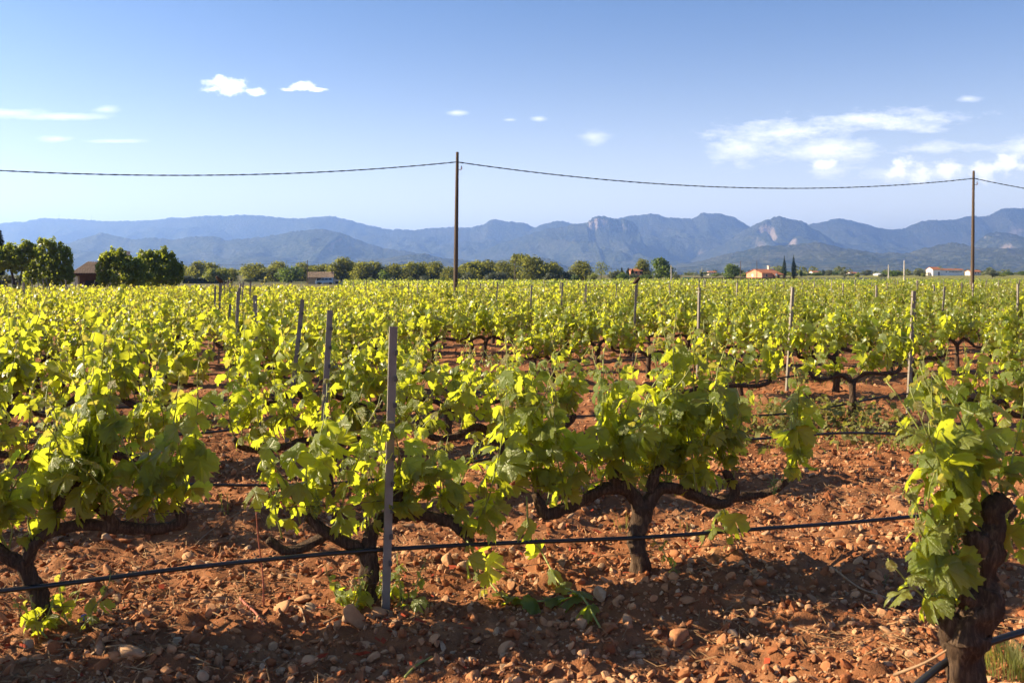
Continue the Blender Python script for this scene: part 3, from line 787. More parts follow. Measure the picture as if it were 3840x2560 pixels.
# ---- joined variants for the vines further back
def vine_variant(seed, vigor):
    g = np.random.default_rng(seed); trunk, arms = default_arms(g)
    w = wood_parts(trunk, arms, seed, False); S = gen_vine_shoots(g, arms, vigor, .092, SUNL, .080, .76, .42, .12)
    wood = w[0].mesh('trunk', MAT['bark']); arms_me = [m.mesh('arm', MAT['bark']) for m in w[1:]]
    st, lf = MB(), MB()
    for (P, rad, pet, leaves) in S:
        tube(st, P, rad * 1.1, 3, 1)
        for (xx, m, nn, e, s, young) in leaves:
            V, F, _ = LEAF_LO[int(g.integers(8))]
            lf.add((V[:, :1] * xx + V[:, 1:2] * m + V[:, 2:3] * nn) * s + e, F, (g.random(), .75 * young))
    return wood, arms_me, st.mesh('shoot', MAT['shoot']), lf.mesh('foliage', MAT['vine_leaf_far'])
VARS = [vine_variant(200 + i, v) for i, v in enumerate([1, 1, 1, .9, 1, .9, 1, .8, 1, .95, .5, .35])]
def variant_vine(x, y, label, k, rz, s):
    root = empty('grapevine', (x, y, gz(x, y)), rz, s)
    tag(root, label, 'grapevine', 'grapevines in rows on the red soil')
    wood, arms_me, st, lf = VARS[k]
    link('trunk', wood, root)
    for a in arms_me: link('arm', a, root)
    link('shoots', st, root, kind='stuff'); link('foliage', lf, root, kind='stuff')
    return root

# ---- the four vines nearest the camera, traced from their wood
def loc(row, j, ds=0.0, dn=0.0):
    x, y = lattice(row, -.69 + VGAP * j + ds); return x + dn * N_[0], y + dn * N_[1]
x, y = loc(1, 1)
detailed_vine(x, y, 'large grapevine with a thick forked trunk, right of the tall metal stake in front', 1001,
    trunk=[(.0, 0, -.08, .062), (-.005, 0, .06, .048), (-.01, 0, .20, .046), (.015, 0, .33, .055)],
    arms=[[(.02, 0, .31, .046), (-.07, 0, .42, .040), (-.17, .01, .43, .038), (-.28, .01, .39, .034), (-.42, 0, .345, .036), (-.50, 0, .33, .034), (-.55, 0, .43, .024)],
          [(.02, 0, .31, .046), (.10, 0, .41, .042), (.22, 0, .40, .036), (.36, 0, .335, .036), (.47, 0, .315, .034), (.53, 0, .38, .030), (.47, 0, .475, .024)],
          [(.45, .02, .32, .030), (.60, .03, .335, .024), (.75, .03, .345, .024), (.84, .02, .40, .022)],
          [(-.13, -.01, .43, .034), (-.14, -.01, .50, .033), (-.08, -.01, .52, .028)], [(.05, 0, .40, .034), (.08, 0, .49, .034), (.12, 0, .52, .022)]],
    vigor=1.0, lsize=.086, gap=.112, hmax=.82, hang=.0, bare=(2,),
    extra=[((.28, -.05, .40), (.05, -.1, 1), .92, .096, .10, 0), ((.16, 0, .45), (.10, 0, 1), .90, .098, .12, 0), ((.36, 0, .4), (.12, .1, 1), .86, .096, .1, 0), ((.84, 0, .40), (-.1, -.1, 1), .62, .10, .06, 0), ((.86, 0, .40), (.35, -.1, .8), .66, .10, .06, 0), ((.80, 0, .40), (.25, 0, .55), .36, .10, .02, 0),
           ((-.52, 0, .42), (-.1, -.1, .9), .82, .10, .1, 0), ((-.40, 0, .38), (-.15, -.3, .6), .6, .10, .05, 0), ((.45, 0, .33), (.1, -.1, -.5), .24, .10, -.1, .1)],
    suckers=1, clusters=4)
x, y = loc(1, 0, .0, .0)
detailed_vine(x, y, 'grapevine with a low fork and leafy basal shoots, behind the tall metal stake in front', 1002,
    trunk=[(.0, 0, -.08, .052), (.0, 0, .08, .042), (.01, 0, .18, .044), (.0, 0, .26, .048)],
    arms=[[(.0, 0, .24, .040), (-.10, 0, .30, .034), (-.20, 0, .36, .033), (-.27, 0, .43, .028)], [(-.16, .02, .34, .026), (-.34, .04, .27, .026), (-.44, .03, .33, .022)],
          [(.0, 0, .24, .040), (.03, 0, .35, .037), (.10, 0, .405, .036), (.20, 0, .40, .034), (.31, 0, .385, .032), (.41, 0, .34, .030), (.49, 0, .255, .024)], [(.14, 0, .40, .034), (.145, 0, .47, .034), (.14, 0, .52, .026)]],
    vigor=.9, lsize=.085, gap=.104, hmax=.74, hang=.03, bare=(1,), extra=[((-.30, 0, .40), (-.15, -.15, .7), .58, .098, .05, 0), ((-.38, 0, .34), (-.2, -.2, .6), .45, .098, .03, 0), ((.52, 0, .30), (.1, -.1, .8), .70, .10, .08, 0), ((.60, 0, .30), (.2, -.1, .8), .62, .10, .06, 0), ((.46, 0, .28), (.1, -.3, -.2), .3, .095, -.1, .1)], suckers=13, clusters=3)
x, y = loc(1, -1)
detailed_vine(x, y, 'grapevine with a dark forked trunk at the left edge, beside the drip hose', 1003,
    trunk=[(.01, 0, -.08, .050), (-.01, 0, .10, .040), (-.05, 0, .20, .038), (-.08, 0, .28, .046)],
    arms=[[(-.07, 0, .26, .036), (-.15, 0, .31, .034), (-.25, 0, .38, .032), (-.40, 0, .42, .028), (-.52, 0, .44, .024)],
          [(-.07, 0, .26, .036), (-.02, 0, .35, .034), (.06, 0, .40, .036), (.18, 0, .405, .030), (.30, 0, .385, .028), (.44, 0, .37, .028), (.54, 0, .39, .034), (.545, 0, .45, .028)],
          [(.03, 0, .39, .036), (.035, 0, .47, .036), (.10, 0, .54, .026), (.14, 0, .59, .018)], [(.30, 0, .385, .026), (.25, 0, .44, .024), (.19, 0, .49, .016)]],
    vigor=.95, lsize=.087, gap=.098, hmax=.68, hang=.0, extra=[((.10, 0, .55), (.15, -.1, 1), .52, .10, .06, 0), ((.40, 0, .40), (.15, -.1, .9), .66, .10, .06, 0), ((.54, 0, .43), (.25, -.1, .9), .68, .10, .06, 0)], suckers=7, clusters=1)
# the old vine at the right, one row nearer
x, y = px(3640, 3.08), 3.08
k_ = 1 / 1216.
def rp(a, b, r, dy=0.0): return ((a - 3640) * k_, dy, EYE - (b - HOR) * k_ - gz(x, y), r)
detailed_vine(x, y, 'old gnarled grapevine with a thick twisted trunk, nearest the camera at the right', 1004,
    trunk=[rp(3660, 2900, .075), rp(3635, 2700, .064), rp(3615, 2560, .062), rp(3600, 2460, .058), rp(3605, 2400, .088), rp(3610, 2350, .074), rp(3665, 2270, .082), rp(3690, 2210, .066)],
    arms=[[rp(3610, 2400, .060), rp(3560, 2350, .052), rp(3520, 2300, .035)], [rp(3600, 2200, .045), rp(3560, 2215, .050), rp(3640, 2240, .06)],
          [rp(3690, 2240, .066), rp(3700, 2150, .052), rp(3712, 2060, .062), rp(3745, 1980, .050), rp(3740, 1920, .046), rp(3790, 1880, .040)],
          [rp(3700, 2060, .050), rp(3650, 2020, .044), rp(3640, 1990, .030)], [rp(3700, 2180, .05), rp(3800, 2120, .04, .1), rp(3920, 2050, .035, .15), rp(4050, 2000, .03, .2)]],
    vigor=.0, lsize=.105, gap=.5, shoots=False,
    extra=[(rp(3540, 2310, 0)[:3], (-.25, -.1, 1), .36, .082, .05, 0), (rp(3530, 2300, 0)[:3], (-.8, .05, .6), .30, .083, .08, 0), (rp(3560, 2220, 0)[:3], (-.45, -.05, .9), .36, .082, .05, 0), (rp(3560, 2200, 0)[:3], (-.9, 0, .5), .34, .083, .08, 0),
           (rp(3640, 2000, 0)[:3], (-.45, -.1, 1), .52, .082, .06, 0), (rp(3640, 2000, 0)[:3], (-.1, .1, 1), .5, .083, .08, 0), (rp(3650, 2020, 0)[:3], (-.8, .1, .7), .40, .083, .1, 0),
           (rp(3790, 1880, 0)[:3], (.1, .2, 1), .40, .083, .08, 0), (rp(3780, 1900, 0)[:3], (.5, .2, .8), .40, .083, .05, 0), (rp(3745, 1980, 0)[:3], (-.3, .5, .8), .48, .083, .06, 0), (rp(3760, 1900, 0)[:3], (-.5, .4, .8), .5, .083, .06, 0),
           (rp(3580, 2180, 0)[:3], (-.55, -.2, .9), .42, .08, .03, 0), (rp(3720, 2060, 0)[:3], (.7, .1, .4), .4, .083, .05, 0), (rp(3800, 2120, 0)[:3], (.4, .2, .4), .4, .083, .03, 0), (rp(3900, 2060, 0)[:3], (.1, .1, .9), .5, .083, .03, 0), (rp(3900, 2060, 0)[:3], (.1, -.4, .2), .35, .083, .0, .05), (rp(3600, 2150, 0)[:3], (-.7, -.15, .8), .40, .082, .05, 0), (rp(3560, 2260, 0)[:3], (-.6, -.2, .75), .34, .08, .05, 0), (rp(3640, 2010, 0)[:3], (-.6, -.2, .9), .46, .082, .04, 0), (rp(3690, 1950, 0)[:3], (-.55, .25, .9), .50, .082, .05, 0), (rp(3750, 1900, 0)[:3], (-.2, .1, 1), .44, .082, .05, 0)], clusters=0)
vr = bpy.data.objects['grapevine.003']
gg = np.random.default_rng(5)
for a, b in ((3420, 2130), (3470, 2190), (3520, 2190), (3585, 2185), (3545, 1980), (3480, 1890)):
    part(bud_cluster(gg, np.array(rp(a, b, 0)[:3]) + np.array([0, -.03, 0]), .07, 60), 'flower_cluster', MAT['cluster'], vr, True)

# ---- all further vines on their lattice
def in_view(x, y, m=60): 
    if y < 1: return None
    p = 1920 + x / y * FPX
    return p if -m < p < 3840 + m else None
SKIP = {(1, 2), (3, 2), (4, 2), (3, 1)} ; SKIP = {(1, 2), (3, 2), (4, 3), (4, 2), (2, 3), (5, 2)}
WEAK = {(2, 2): .22, (3, 3): .35, (3, 4): .25, (5, 4): .4, (4, 4): .6, (2, 4): .8}
far_spots = []
def place_rows():
    n_det, n_var = 4, 0
    for row in range(1, LAST_ROW + 1):
        g = random.Random(row * 31 + 5); spots = []
        for j in range(-30, 46):
            ds, dn = g.uniform(-.10, .10), g.uniform(-.06, .06); skip = g.random() < (.035 if row > 2 else 0)
            x, y = loc(row, j, ds + (g.uniform(-.2, .2) if row > 2 else 0), dn)
            p = in_view(x, y, 110 if row < 8 else 60)
            if p is None and row <= 8 and y > 1 and -.514 * y - 3.4 < x < 0: p = -500 - 10 * j
            if p is None or skip or (row, j) in SKIP or (row == 1 and j in (-1, 0, 1)): continue
            spots.append((j, x, y, p))
        cnt = 0
        for (j, x, y, p) in spots:
            inside = 0 <= p <= 3840
            if inside: cnt += 1
            if row > 16: far_spots.append((x, y)); continue
            vig = WEAK.get((row, j), 1.0)
            off = ('%s beyond the left edge' % ordinal(-j) if p < 0 else 'just beyond the right edge')
            lab = ('%s grapevine in the %s row back, %s' % ('sparse, low' if vig < .7 else 'leafy', ordinal(row), ('%s from the left edge' % ordinal(cnt)) if inside else off))
            if row == 1: lab = 'leafy grapevine of the front row, partly hidden behind the old gnarled vine at right' if p > 2000 else 'leafy grapevine of the front row, %s vine left of the foreground stake' % ordinal(-j)
            if row <= 2 and -200 < p: detailed_vine(x, y, lab, 2000 + row * 60 + j, vigor=vig, lsize=.086, gap=.098, hmax=.72 if vig > .7 else .4, suckers=1 if row == 1 else 0)
            else:
                k = g.randrange(10) if vig > .7 else (10 if vig > .5 else 11)
                variant_vine(x, y, lab, k, TH + (math.pi if g.random() < .5 else 0) + g.uniform(-.1, .1), g.uniform(.90, 1.10))
place_rows()

def make_far_vines():
    """the rows beyond the sixteenth: past three hundred vines, one mass of leaves and stems"""
    g = np.random.default_rng(77); mb = MB(); wood = MB()
    Q = np.array([(-.42, 0, 0), (0, -.35, .03), (.42, .05, -.02), (.1, .75, -.12), (-.25, .5, .0)]); F = np.array([(0, 1, 4), (1, 2, 4), (2, 3, 4)])
    Vs = []; cols = []
    for (x, y) in far_spots:
        n = 120; k = g.uniform(.85, 1.12)
        u = g.normal(size=n) * .36; v = g.normal(size=n) * .20; h = (.30 + .72 * g.beta(1.7, 1.7, n)) * k
        X = x + u * U_[0] + v * N_[0]; Y = y + u * U_[1] + v * N_[1]; Z = h + float(terrain(x, y))
        m = g.normal(size=(n, 3)) + np.array([0, 0, -.5]); m /= np.linalg.norm(m, axis=1)[:, None]
        nn = g.normal(size=(n, 3)) * .8 + np.array([0, 0, .8]) + SUNW * .4; nn -= m * np.sum(m * nn, 1)[:, None]; nn /= np.linalg.norm(nn, axis=1)[:, None]
        xx = np.cross(m, nn); s = g.uniform(.09, .17, n)
        P = (Q[None, :, :1] * xx[:, None] + Q[None, :, 1:2] * m[:, None] + Q[None, :, 2:3] * nn[:, None]) * s[:, None, None] + np.stack([X, Y, Z], -1)[:, None]
        Vs.append(P.reshape(-1, 3)); yg = ((h > .92 * k) & (g.random(n) < .6)) * .6
        cols.append(np.stack([np.repeat(g.random(n), 5), np.repeat(yg, 5)], -1))
        tube(wood, [(x, y, float(terrain(x, y))), (x, y, float(terrain(x, y)) + .4)], [.04, .035], 4)
    V = np.concatenate(Vs); nl = len(V) // 5
    Fi = (F[None] + (np.arange(nl) * 5)[:, None, None]).reshape(-1, 3)
    mb.add(V, Fi, np.concatenate(cols)); mb.add(np.concatenate(wood.v), [np.concatenate(wood.f[4]), np.concatenate(wood.f[3])], mat=1)
    o = link('far_vine_rows', mb.mesh('far_vine_rows', [MAT['vine_leaf_far'], MAT['bark']]), kind='stuff')
    tag(o, 'dense green mass of the farthest vine rows before the field edge', 'vines')
make_far_vines()

# ------------------------------------------------------------------ stakes, drip hoses and wires
def channel(mb, h, w=.036, dep=.030, t=.003, z0=-.25):
    pr = [(-w / 2, 0), (-w / 2, dep), (-w / 2 + t, dep), (-w / 2 + t, t), (w / 2 - t, t), (w / 2 - t, dep), (w / 2, dep), (w / 2, 0)]
    V = [(a, b, z) for z in (z0, h) for a, b in pr]; n = 8
    F4 = [(i, (i + 1) % n, n + (i + 1) % n, n + i) for i in range(n)] + [(n, n + 1, n + 2, n + 3), (n + 4, n + 5, n + 6, n + 7), (n, n + 3, n + 4, n + 7)]
    mb.add(V, np.array(F4)); return mb
STAKE_ME = channel(MB(), 1.28).mesh('post', MAT['steel'], False)
hk = MB(); box(hk, .0, .016, -.012, -.002, -.012, .010); box(hk, .004, .012, -.018, -.006, .004, .012)
HOOK_ME = hk.mesh('hook', MAT['hook'], False)
def stake(x, y, label, tilt=(0, 0), rz=0.0, hooks=False, h=1.0):
    root = empty('vineyard_stake', (x, y, gz(x, y)), 0); root.rotation_euler = (tilt[0], tilt[1], rz); root.scale = (1, 1, h)
    tag(root, label, 'stake', 'metal vineyard stakes')
    p = link('post', STAKE_ME, root)
    if hooks:
        for k in range(9):
            o = link('hook', HOOK_ME, root, (.006, 0, .22 + .118 * k))
    return root
def make_stakes():
    S0 = -.632
    front = [(1447, 2210, 1478, 'tall weathered metal stake in the foreground, left of the picture centre'), (1196, 1932, 1238, 'second tall metal stake from the foreground, leaning slightly right'), (1072, 1711, 1134, 'metal stake leaning right, behind the two nearest stakes')]
    for i, (bx, by, tx, lab) in enumerate(front):
        d = EYE * FPX / (by - HOR) if i else 4.47; x = px(bx, d)
        top = px(tx, d)
        stake(x, d, lab, (R(-1.0), math.atan2(top - x, 1.28)), R(12), True, 1.0)
    for row in range(4, LAST_ROW + 1):
        g = random.Random(row * 7 + 1); cnt = 0
        for c in range(-4, 9):
            s = S0 + c * 6.775 + g.uniform(-.25, .25); x, y = lattice(row, s); fx = {(4, 1): 2953, (5, 1): 2618, (6, 1): 2375, (7, 1): 2182, (4, 0): 962, (5, 0): 882, (6, 0): 853, (7, 0): 820, (8, 0): 801}.get((row, c))
            if fx: x = px(fx, y)
            tl = (g.gauss(0, .03), g.gauss(.03, .035)); hh = g.uniform(.95, 1.06); gone = g.random() < .08
            p = in_view(x, y, 0)
            if p is None or (gone and row > 8): continue
            cnt += 1
            stake(x, y, 'metal stake in the %s vine row back, %s from the left edge' % (ordinal(row), ordinal(cnt)), tl, g.uniform(-.3, .6), False, hh)
    for row, s in ((3, S0 + 6.775),):
        x, y = lattice(row, s); x = px(3408, y); stake(x, y, 'tall metal stake nearest the camera on the right side of the vineyard', (0, R(3.0)), .2, True, 1.02)
    # leaning end stakes along the left margin of the plot
    g = random.Random(3)
    for i, p in enumerate([8, 34, 52, 74, 90, 130, 152, 176, 196, 222, 246, 268]):
        d = 57 + g.uniform(-2, 3); x = px(p, d)
        stake(x, d, 'leaning end stake before the left trees, %s from the left edge' % ordinal(i + 1), (g.uniform(-.05, .05), g.uniform(-.38, -.10)), 0, False, g.uniform(1.0, 1.15))
make_stakes()
def hose(row, pts, label, r=.0105):
    mb = MB(); tube(mb, pts, r, 8, 6)
    o = link('drip_hose', mb.mesh('drip_hose', MAT['hose'])); tag(o, label, 'hose', 'black drip hoses along the vine rows')
def row_pts(row, s0, s1, n, zf, dn=-.03):
    out = []
    for i in range(n):
        s = s0 + (s1 - s0) * i / (n - 1); x, y = lattice(row, s); out.append((x + dn * N_[0], y + dn * N_[1], zf(s) + float(terrain(x, y))))
    return out
hose(1, [(-3.2, 3.72, .2), (-2.105, 4.06, .216), (-1.41, 4.28, .246), (-.75, 4.47, .262), (-.1, 4.68, .245), (.635, 4.90, .216), (1.3, 5.12, .205), (1.98, 5.31, .205), (3.4, 5.74, .23)], 'black drip hose of the front row, running across the whole foreground')
hose(0, [(px(3380, 3.05), 3.06, .20), (px(3520, 3.08), 3.09, .285), (px(3640, 3.12), 3.13, .325), (px(3840, 3.18), 3.19, .362), (px(4100, 3.3), 3.3, .38), (3.2, 3.6, .36)], 'black drip hose behind the old gnarled trunk at the right', .012)
for row in range(2, 8):
    g = random.Random(row); ph = g.uniform(0, 6)
    f = lambda s: .21 + .075 * math.sin(s * .95 + ph) + .03 * math.sin(s * 2.3 + ph)
    hose(row, row_pts(row, -.5 * (5 + 2.2 * row), .7 * (5 + 2.2 * row), 26, f, g.uniform(-.1, .1)), 'black drip hose of the %s vine row from the front' % ordinal(row))
for row in range(1, 4):
    for zz, nm in ((.50, 'upper'), (.13, 'lower')):
        mb = MB(); tube(mb, row_pts(row, -6 - row, 7 + row, 30, lambda s: zz + .02 * math.sin(s * 1.7), -.05), .0016, 4)
        o = link('trellis_wire', mb.mesh('trellis_wire', MAT['wire'])); tag(o, '%s thin trellis wire of the %s vine row from the front' % (nm, ordinal(row)), 'wire', 'thin trellis wires')

# ------------------------------------------------------------------ small things on the soil
def cane(name, label, P, r, mat, cat='twig'):
    mb = MB(); tube(mb, P, np.linspace(r, r * .5, len(P)), 6, 3, .2, 4, (30, 60)); o = link(name, mb.mesh(name, mat)); tag(o, label, cat); return o
def gp(pxx, py, dz=.01):                      # point of the soil under a pixel
    d = EYE * FPX / (py - HOR); xx = px(pxx, d)
    return (xx, d, gz(xx, d) + dz)
def chain(pts, dz=.012): return [gp(a, b, dz) for a, b in pts]
cane('twig', 'pinkish red cane lying on the soil at lower left', chain([(900, 2256), (930, 2300), (960, 2330), (990, 2375)], .016), .007, MAT['pinkcane'])
cane('twig', 'pale bent twig lying on the soil below the leafy basal shoots', chain([(1215, 2345), (1270, 2320), (1310, 2305), (1347, 2294)], .02), .005, MAT['dead'])
cane('twig', 'short brown twig beside the pinkish red cane', chain([(1105, 2276), (1130, 2310), (1147, 2340)], .02), .005, MAT['dead'])
cane('twig', 'pale green stalk lying at the bottom edge of the picture', chain([(1520, 2560), (1560, 2510), (1620, 2460)], .02), .006, MAT['shoot'])
cane('twig', 'short pale twig standing in the soil at far lower left', chain([(385, 2375), (392, 2340), (400, 2305)], .02), .005, MAT['dead'])
cane('twig', 'long curved dry twig on the soil right of the picture centre', chain([(3120, 2190), (3220, 2230), (3300, 2265), (3400, 2275), (3450, 2270)], .02), .006, MAT['dead'])
cane('twig', 'dry forked twig lying behind the front drip hose at left', chain([(700, 2070), (760, 2020), (840, 1985), (930, 1960)], .03), .004, MAT['dead'])
cane('twig', 'thin dry twig on the sunny soil below the large vine', chain([(2620, 2160), (2680, 2190), (2760, 2180), (2840, 2210)], .02), .004, MAT['dead'])
cane('dry_cane', 'straight pale cane leaning against the old gnarled trunk at the right', [(px(3375, 3.35), 3.40, .14), (px(3470, 3.2), 3.2, .26), (px(3562, 3.05), 3.03, .375)], .006, MAT['dead'], 'cane')
cane('dry_cane', 'thin reddish upright cane left of the leafy basal shoots', [(px(990, 4.5), 4.5, 0), (px(985, 4.5), 4.5, .16), (px(968, 4.5), 4.5, .32), (px(960, 4.5), 4.5, .45)], .005, MAT['pinkcane'], 'cane')
# the cut shoot hanging from the large vine and trailing on the soil
def fallen_shoot():
    g = np.random.default_rng(8)
    root = empty('cut_shoot', gp(2150, 2270, 0)); tag(root, 'wilted green cut shoot hanging from the large vine onto the soil', 'shoot')
    o = np.array(root.location)
    A = [np.array((px(1975, 4.8), 4.80, .44)) - o, np.array((px(1985, 4.78), 4.74, .27)) - o, np.array(gp(2030, 2170, .10)) - o, np.array(gp(2100, 2230, .05)) - o, np.array(gp(2180, 2290, .03)) - o, np.array(gp(2250, 2370, .02)) - o]
    B = [np.array(gp(1825, 2215, .04)) - o, np.array(gp(1890, 2265, .04)) - o, np.array(gp(2010, 2282, .04)) - o, np.array(gp(2190, 2288, .03)) - o]
    wilt = []
    for i in range(3):
        V, F, v_ = LEAF_HI[i]; V = V.copy(); V[:, 0] *= .55; V[:, 2] -= .8 * np.abs(V[:, 0]); wilt.append(MB().add(V, F, (.2 * i, 0)).mesh('leaf', MAT['vine_leaf']))
    for k, P in enumerate((A, B)):
        mb = MB(); tube(mb, P, .0045, 6, 5); st = part(mb, 'stem', MAT['shoot'], root, True); C = catmull(P, 5); ls = []
        for i in range(4, len(C) - 1, 2 if k else 3):
            m = unit(g.normal(size=3) * np.array([.6, .6, .1]) + np.array([0, 0, -1.1 if C[i][2] > .08 else -.15])); nn = g.normal(size=3) * .6 + np.array([0, -.5, .8]); nn = unit(nn - m * (nn @ m))
            ls.append((np.cross(m, nn), m, nn, C[i] + np.array([0, -.01, .012]), g.uniform(.08, .115), 0))
        leaf_objects(st, ls, g, wilt)
fallen_shoot()
def cap():
    mb = MB(); a = np.linspace(0, 2 * np.pi, 17)[:-1]; prof = [(.0, .012), (.011, .012), (.0135, .009), (.014, 0)]
    V = [(r * math.cos(t), r * math.sin(t), z) for r, z in prof for t in a]; F = [(i * 16 + j, i * 16 + (j + 1) % 16, (i + 1) * 16 + (j + 1) % 16, (i + 1) * 16 + j) for i in range(3) for j in range(16)]
    mb.add(V, np.array(F)); o = link('bottle_cap', mb.mesh('bottle_cap', MAT['bluecap']), loc=gp(315, 2384, .012)); o.rotation_euler = (.5, .3, 0)
    tag(o, 'small blue plastic cap lying on the soil at lower left', 'cap')
cap()
# grass: single tufts near the hoses, a low mass of weeds at mid distance
def blades(mb, g, c, n, h, spread, w=.0022):
    for _ in range(n):
        a = g.uniform(0, 6.28); r = spread * g.random() ** .7; b = np.array(c) + (math.cos(a) * r, math.sin(a) * r, -.01); ln = h * g.uniform(.5, 1.1)
        l = np.array([math.cos(a + g.normal() * .7), math.sin(a + g.normal() * .7), 0]) * g.uniform(.1, .6) * ln; s = np.array([-math.sin(a), math.cos(a), 0]) * w
        m = b + l * .35 + (0, 0, ln * .65); t = b + l + (0, 0, ln)
        mb.add([b - s, b + s, m + s * .8, m - s * .8, t], [np.array([(0, 1, 2, 3)]), np.array([(3, 2, 4)])], (g.random(), 0))
def tufts():
    g = np.random.default_rng(12)
    for (a, b, n, h, sp, lab) in [(1310, 1835, 60, .20, .16, 'tuft of green grass stalks left of the tall foreground stake'), (1400, 1825, 40, .22, .12, 'small tuft of grass close behind the tall foreground stake'), (850, 1960, 7, .20, .05, 'few thin barley stalks on the sunny soil at left'), (2330, 1985, 8, .16, .05, 'thin grass tuft at left of the large vine trunk'), (2570, 1960, 10, .10, .05, 'thin grass tuft at right of the large vine trunk'),
                              (3790, 2480, 260, .10, .16, 'moss-like green clump at the lower right edge'), (3810, 2555, 240, .10, .14, 'second green clump in the lower right corner'), (1610, 2290, 14, .05, .03, 'tiny green weed on the shaded soil near the centre'), (3310, 2195, 30, .06, .05, 'small green weed left of the old gnarled trunk'), (2300, 1710, 40, .14, .2, 'low grass tuft behind the large vine')]:
        mb = MB(); c = gp(a, b, 0); blades(mb, g, (0, 0, 0), n, h, sp, .0018 if h < .12 else .0024)
        o = link('grass_tuft', mb.mesh('grass_tuft', MAT['grass'], False), loc=c); tag(o, lab, 'grass', 'grass tufts and weeds')
    mb = MB()
    for (a, b, n, h, sp) in [(2950, 1600, 260, .20, .55), (3150, 1590, 320, .22, .7), (3050, 1560, 240, .2, .8), (2850, 1650, 200, .16, .6), (3300, 1680, 200, .16, .6), (2650, 1640, 120, .14, .5), (3000, 1420, 260, .2, 1.2), (2800, 1400, 200, .2, 1.0), (2150, 1420, 160, .16, .8), (3500, 1640, 240, .2, .7), (1500, 1600, 120, .16, .6), (600, 1600, 160, .14, .9)]:
        c = gp(a, b, 0); blades(mb, g, c, n // 2, h * .55, sp, .004)
        for _ in range(n // 2):               # broad weed leaves
            q = np.array(c) + (g.normal() * sp * .6, g.normal() * sp * .6, g.uniform(.02, .16)); V, F, _ = LEAF_LO[int(g.integers(8))]
            m = unit(g.normal(size=3)); nn = unit(g.normal(size=3) * .5 + (0, 0, 1)); nn = unit(nn - m * (nn @ m)); xx = np.cross(m, nn)
            mb.add((V[:, :1] * xx + V[:, 1:2] * m + V[:, 2:3] * nn) * g.uniform(.025, .06) + q, F, (g.random() * .3, 0))
    o = link('weeds', mb.mesh('weeds', MAT['grass'], False), kind='stuff'); tag(o, 'low green weeds growing between the vine rows at right', 'weeds')
tufts()

#SECTION_FAR
# ------------------------------------------------------------------ trees
def cards(mb, g, P, outn, s, jit=.8, col=None):
    """small folded leaf clumps at points P facing roughly outn"""
    n = len(P); nn = outn + g.normal(size=(n, 3)) * jit; nn /= np.linalg.norm(nn, axis=1)[:, None]
    t = g.normal(size=(n, 3)); t -= nn * np.sum(t * nn, 1)[:, None]; t /= np.linalg.norm(t, axis=1)[:, None]; b = np.cross(nn, t)
    s = np.asarray(s).reshape(-1, 1) * np.ones((n, 1))
    q = [(-.5, -.4, .0), (.1, -.55, .12), (.55, .05, 0), (.05, .55, -.1), (-.45, .3, .1)]
    V = np.stack([P + t * s * a + b * s * c + nn * s * d for a, c, d in q], 1).reshape(-1, 3)
    i = np.arange(n)[:, None] * 5
    F = np.concatenate([i + np.array([[0, 1, 2]]), i + np.array([[0, 2, 3]]), i + np.array([[0, 3, 4]])])
    c = g.random(n) if col is None else col
    mb.add(V, F, np.stack([np.repeat(c, 5), np.zeros(n * 5)], -1))
def crown(g, lobes, n, s, shell=.55, jit=.8):
    mb = MB(); L_ = np.array(lobes, float); w = (L_[:, 3] * L_[:, 4] * L_[:, 5]) ** .66; w /= w.sum()
    for l, k in zip(L_, (w * n).astype(int)):
        d = g.normal(size=(k, 3)); d /= np.linalg.norm(d, axis=1)[:, None]
        r = shell + (1.05 - shell) * g.random(k) ** .6
        r += g.exponential(.055, k); r *= 1 + .45 * (fbm(d[:, 0] * 2 + l[0], d[:, 1] * 2 + l[1], d[:, 2] * 2, 2, 3) - .5) * 2
        P = l[:3] + d * r[:, None] * l[3:6]
        cl = np.clip(fbm(P[:, 0] * 1.1, P[:, 1] * 1.1, P[:, 2] * 1.1, 2, 8) * 1.5 - .25 + g.normal(size=k) * .15, 0, .999)
        cards(mb, g, P, d * np.array([1, 1, .8]) + np.array([0, 0, .35]), g.uniform(.7, 1.3, k) * s, jit, cl)
    return mb
def trunk_mesh(g, h, r, limbs, spread, lean=0.0):
    mb = MB(); top = np.array([lean, 0, h])
    tube(mb, [(0, 0, -.2), (lean * .3, .05 * h * g.normal() * .3, h * .4), top], [r, r * .75, r * .4], 7, 4, .15, int(g.integers(99)))
    for _ in range(limbs):
        t = g.uniform(.45, .95); a = g.uniform(0, 6.28); b = top * t; e = b + np.array([math.cos(a) * spread, math.sin(a) * spread, h * g.uniform(.15, .45)])
        tube(mb, [b, (b + e) / 2 + (0, 0, -.04 * h), e], [r * .4, r * .28, r * .1], 5, 3)
    return mb.mesh('trunk', MAT['trunk'])
def rand_lobes(g, k, w, z0, z1, rr, peak=.5):
    out = []
    for i in range(k):
        t = (i + .5) / k; env = math.sin(math.pi * min(1, (t * .86 + .14))) ** .7 if peak else 1
        a = g.uniform(0, 6.28); d = w * env * g.uniform(.15, .62)
        r = rr * g.uniform(.75, 1.2) * (.55 + .45 * env); out.append((math.cos(a) * d, math.sin(a) * d, z0 + (z1 - z0) * t, r, r, r * g.uniform(.65, .95)))
    return out
TREES = {}
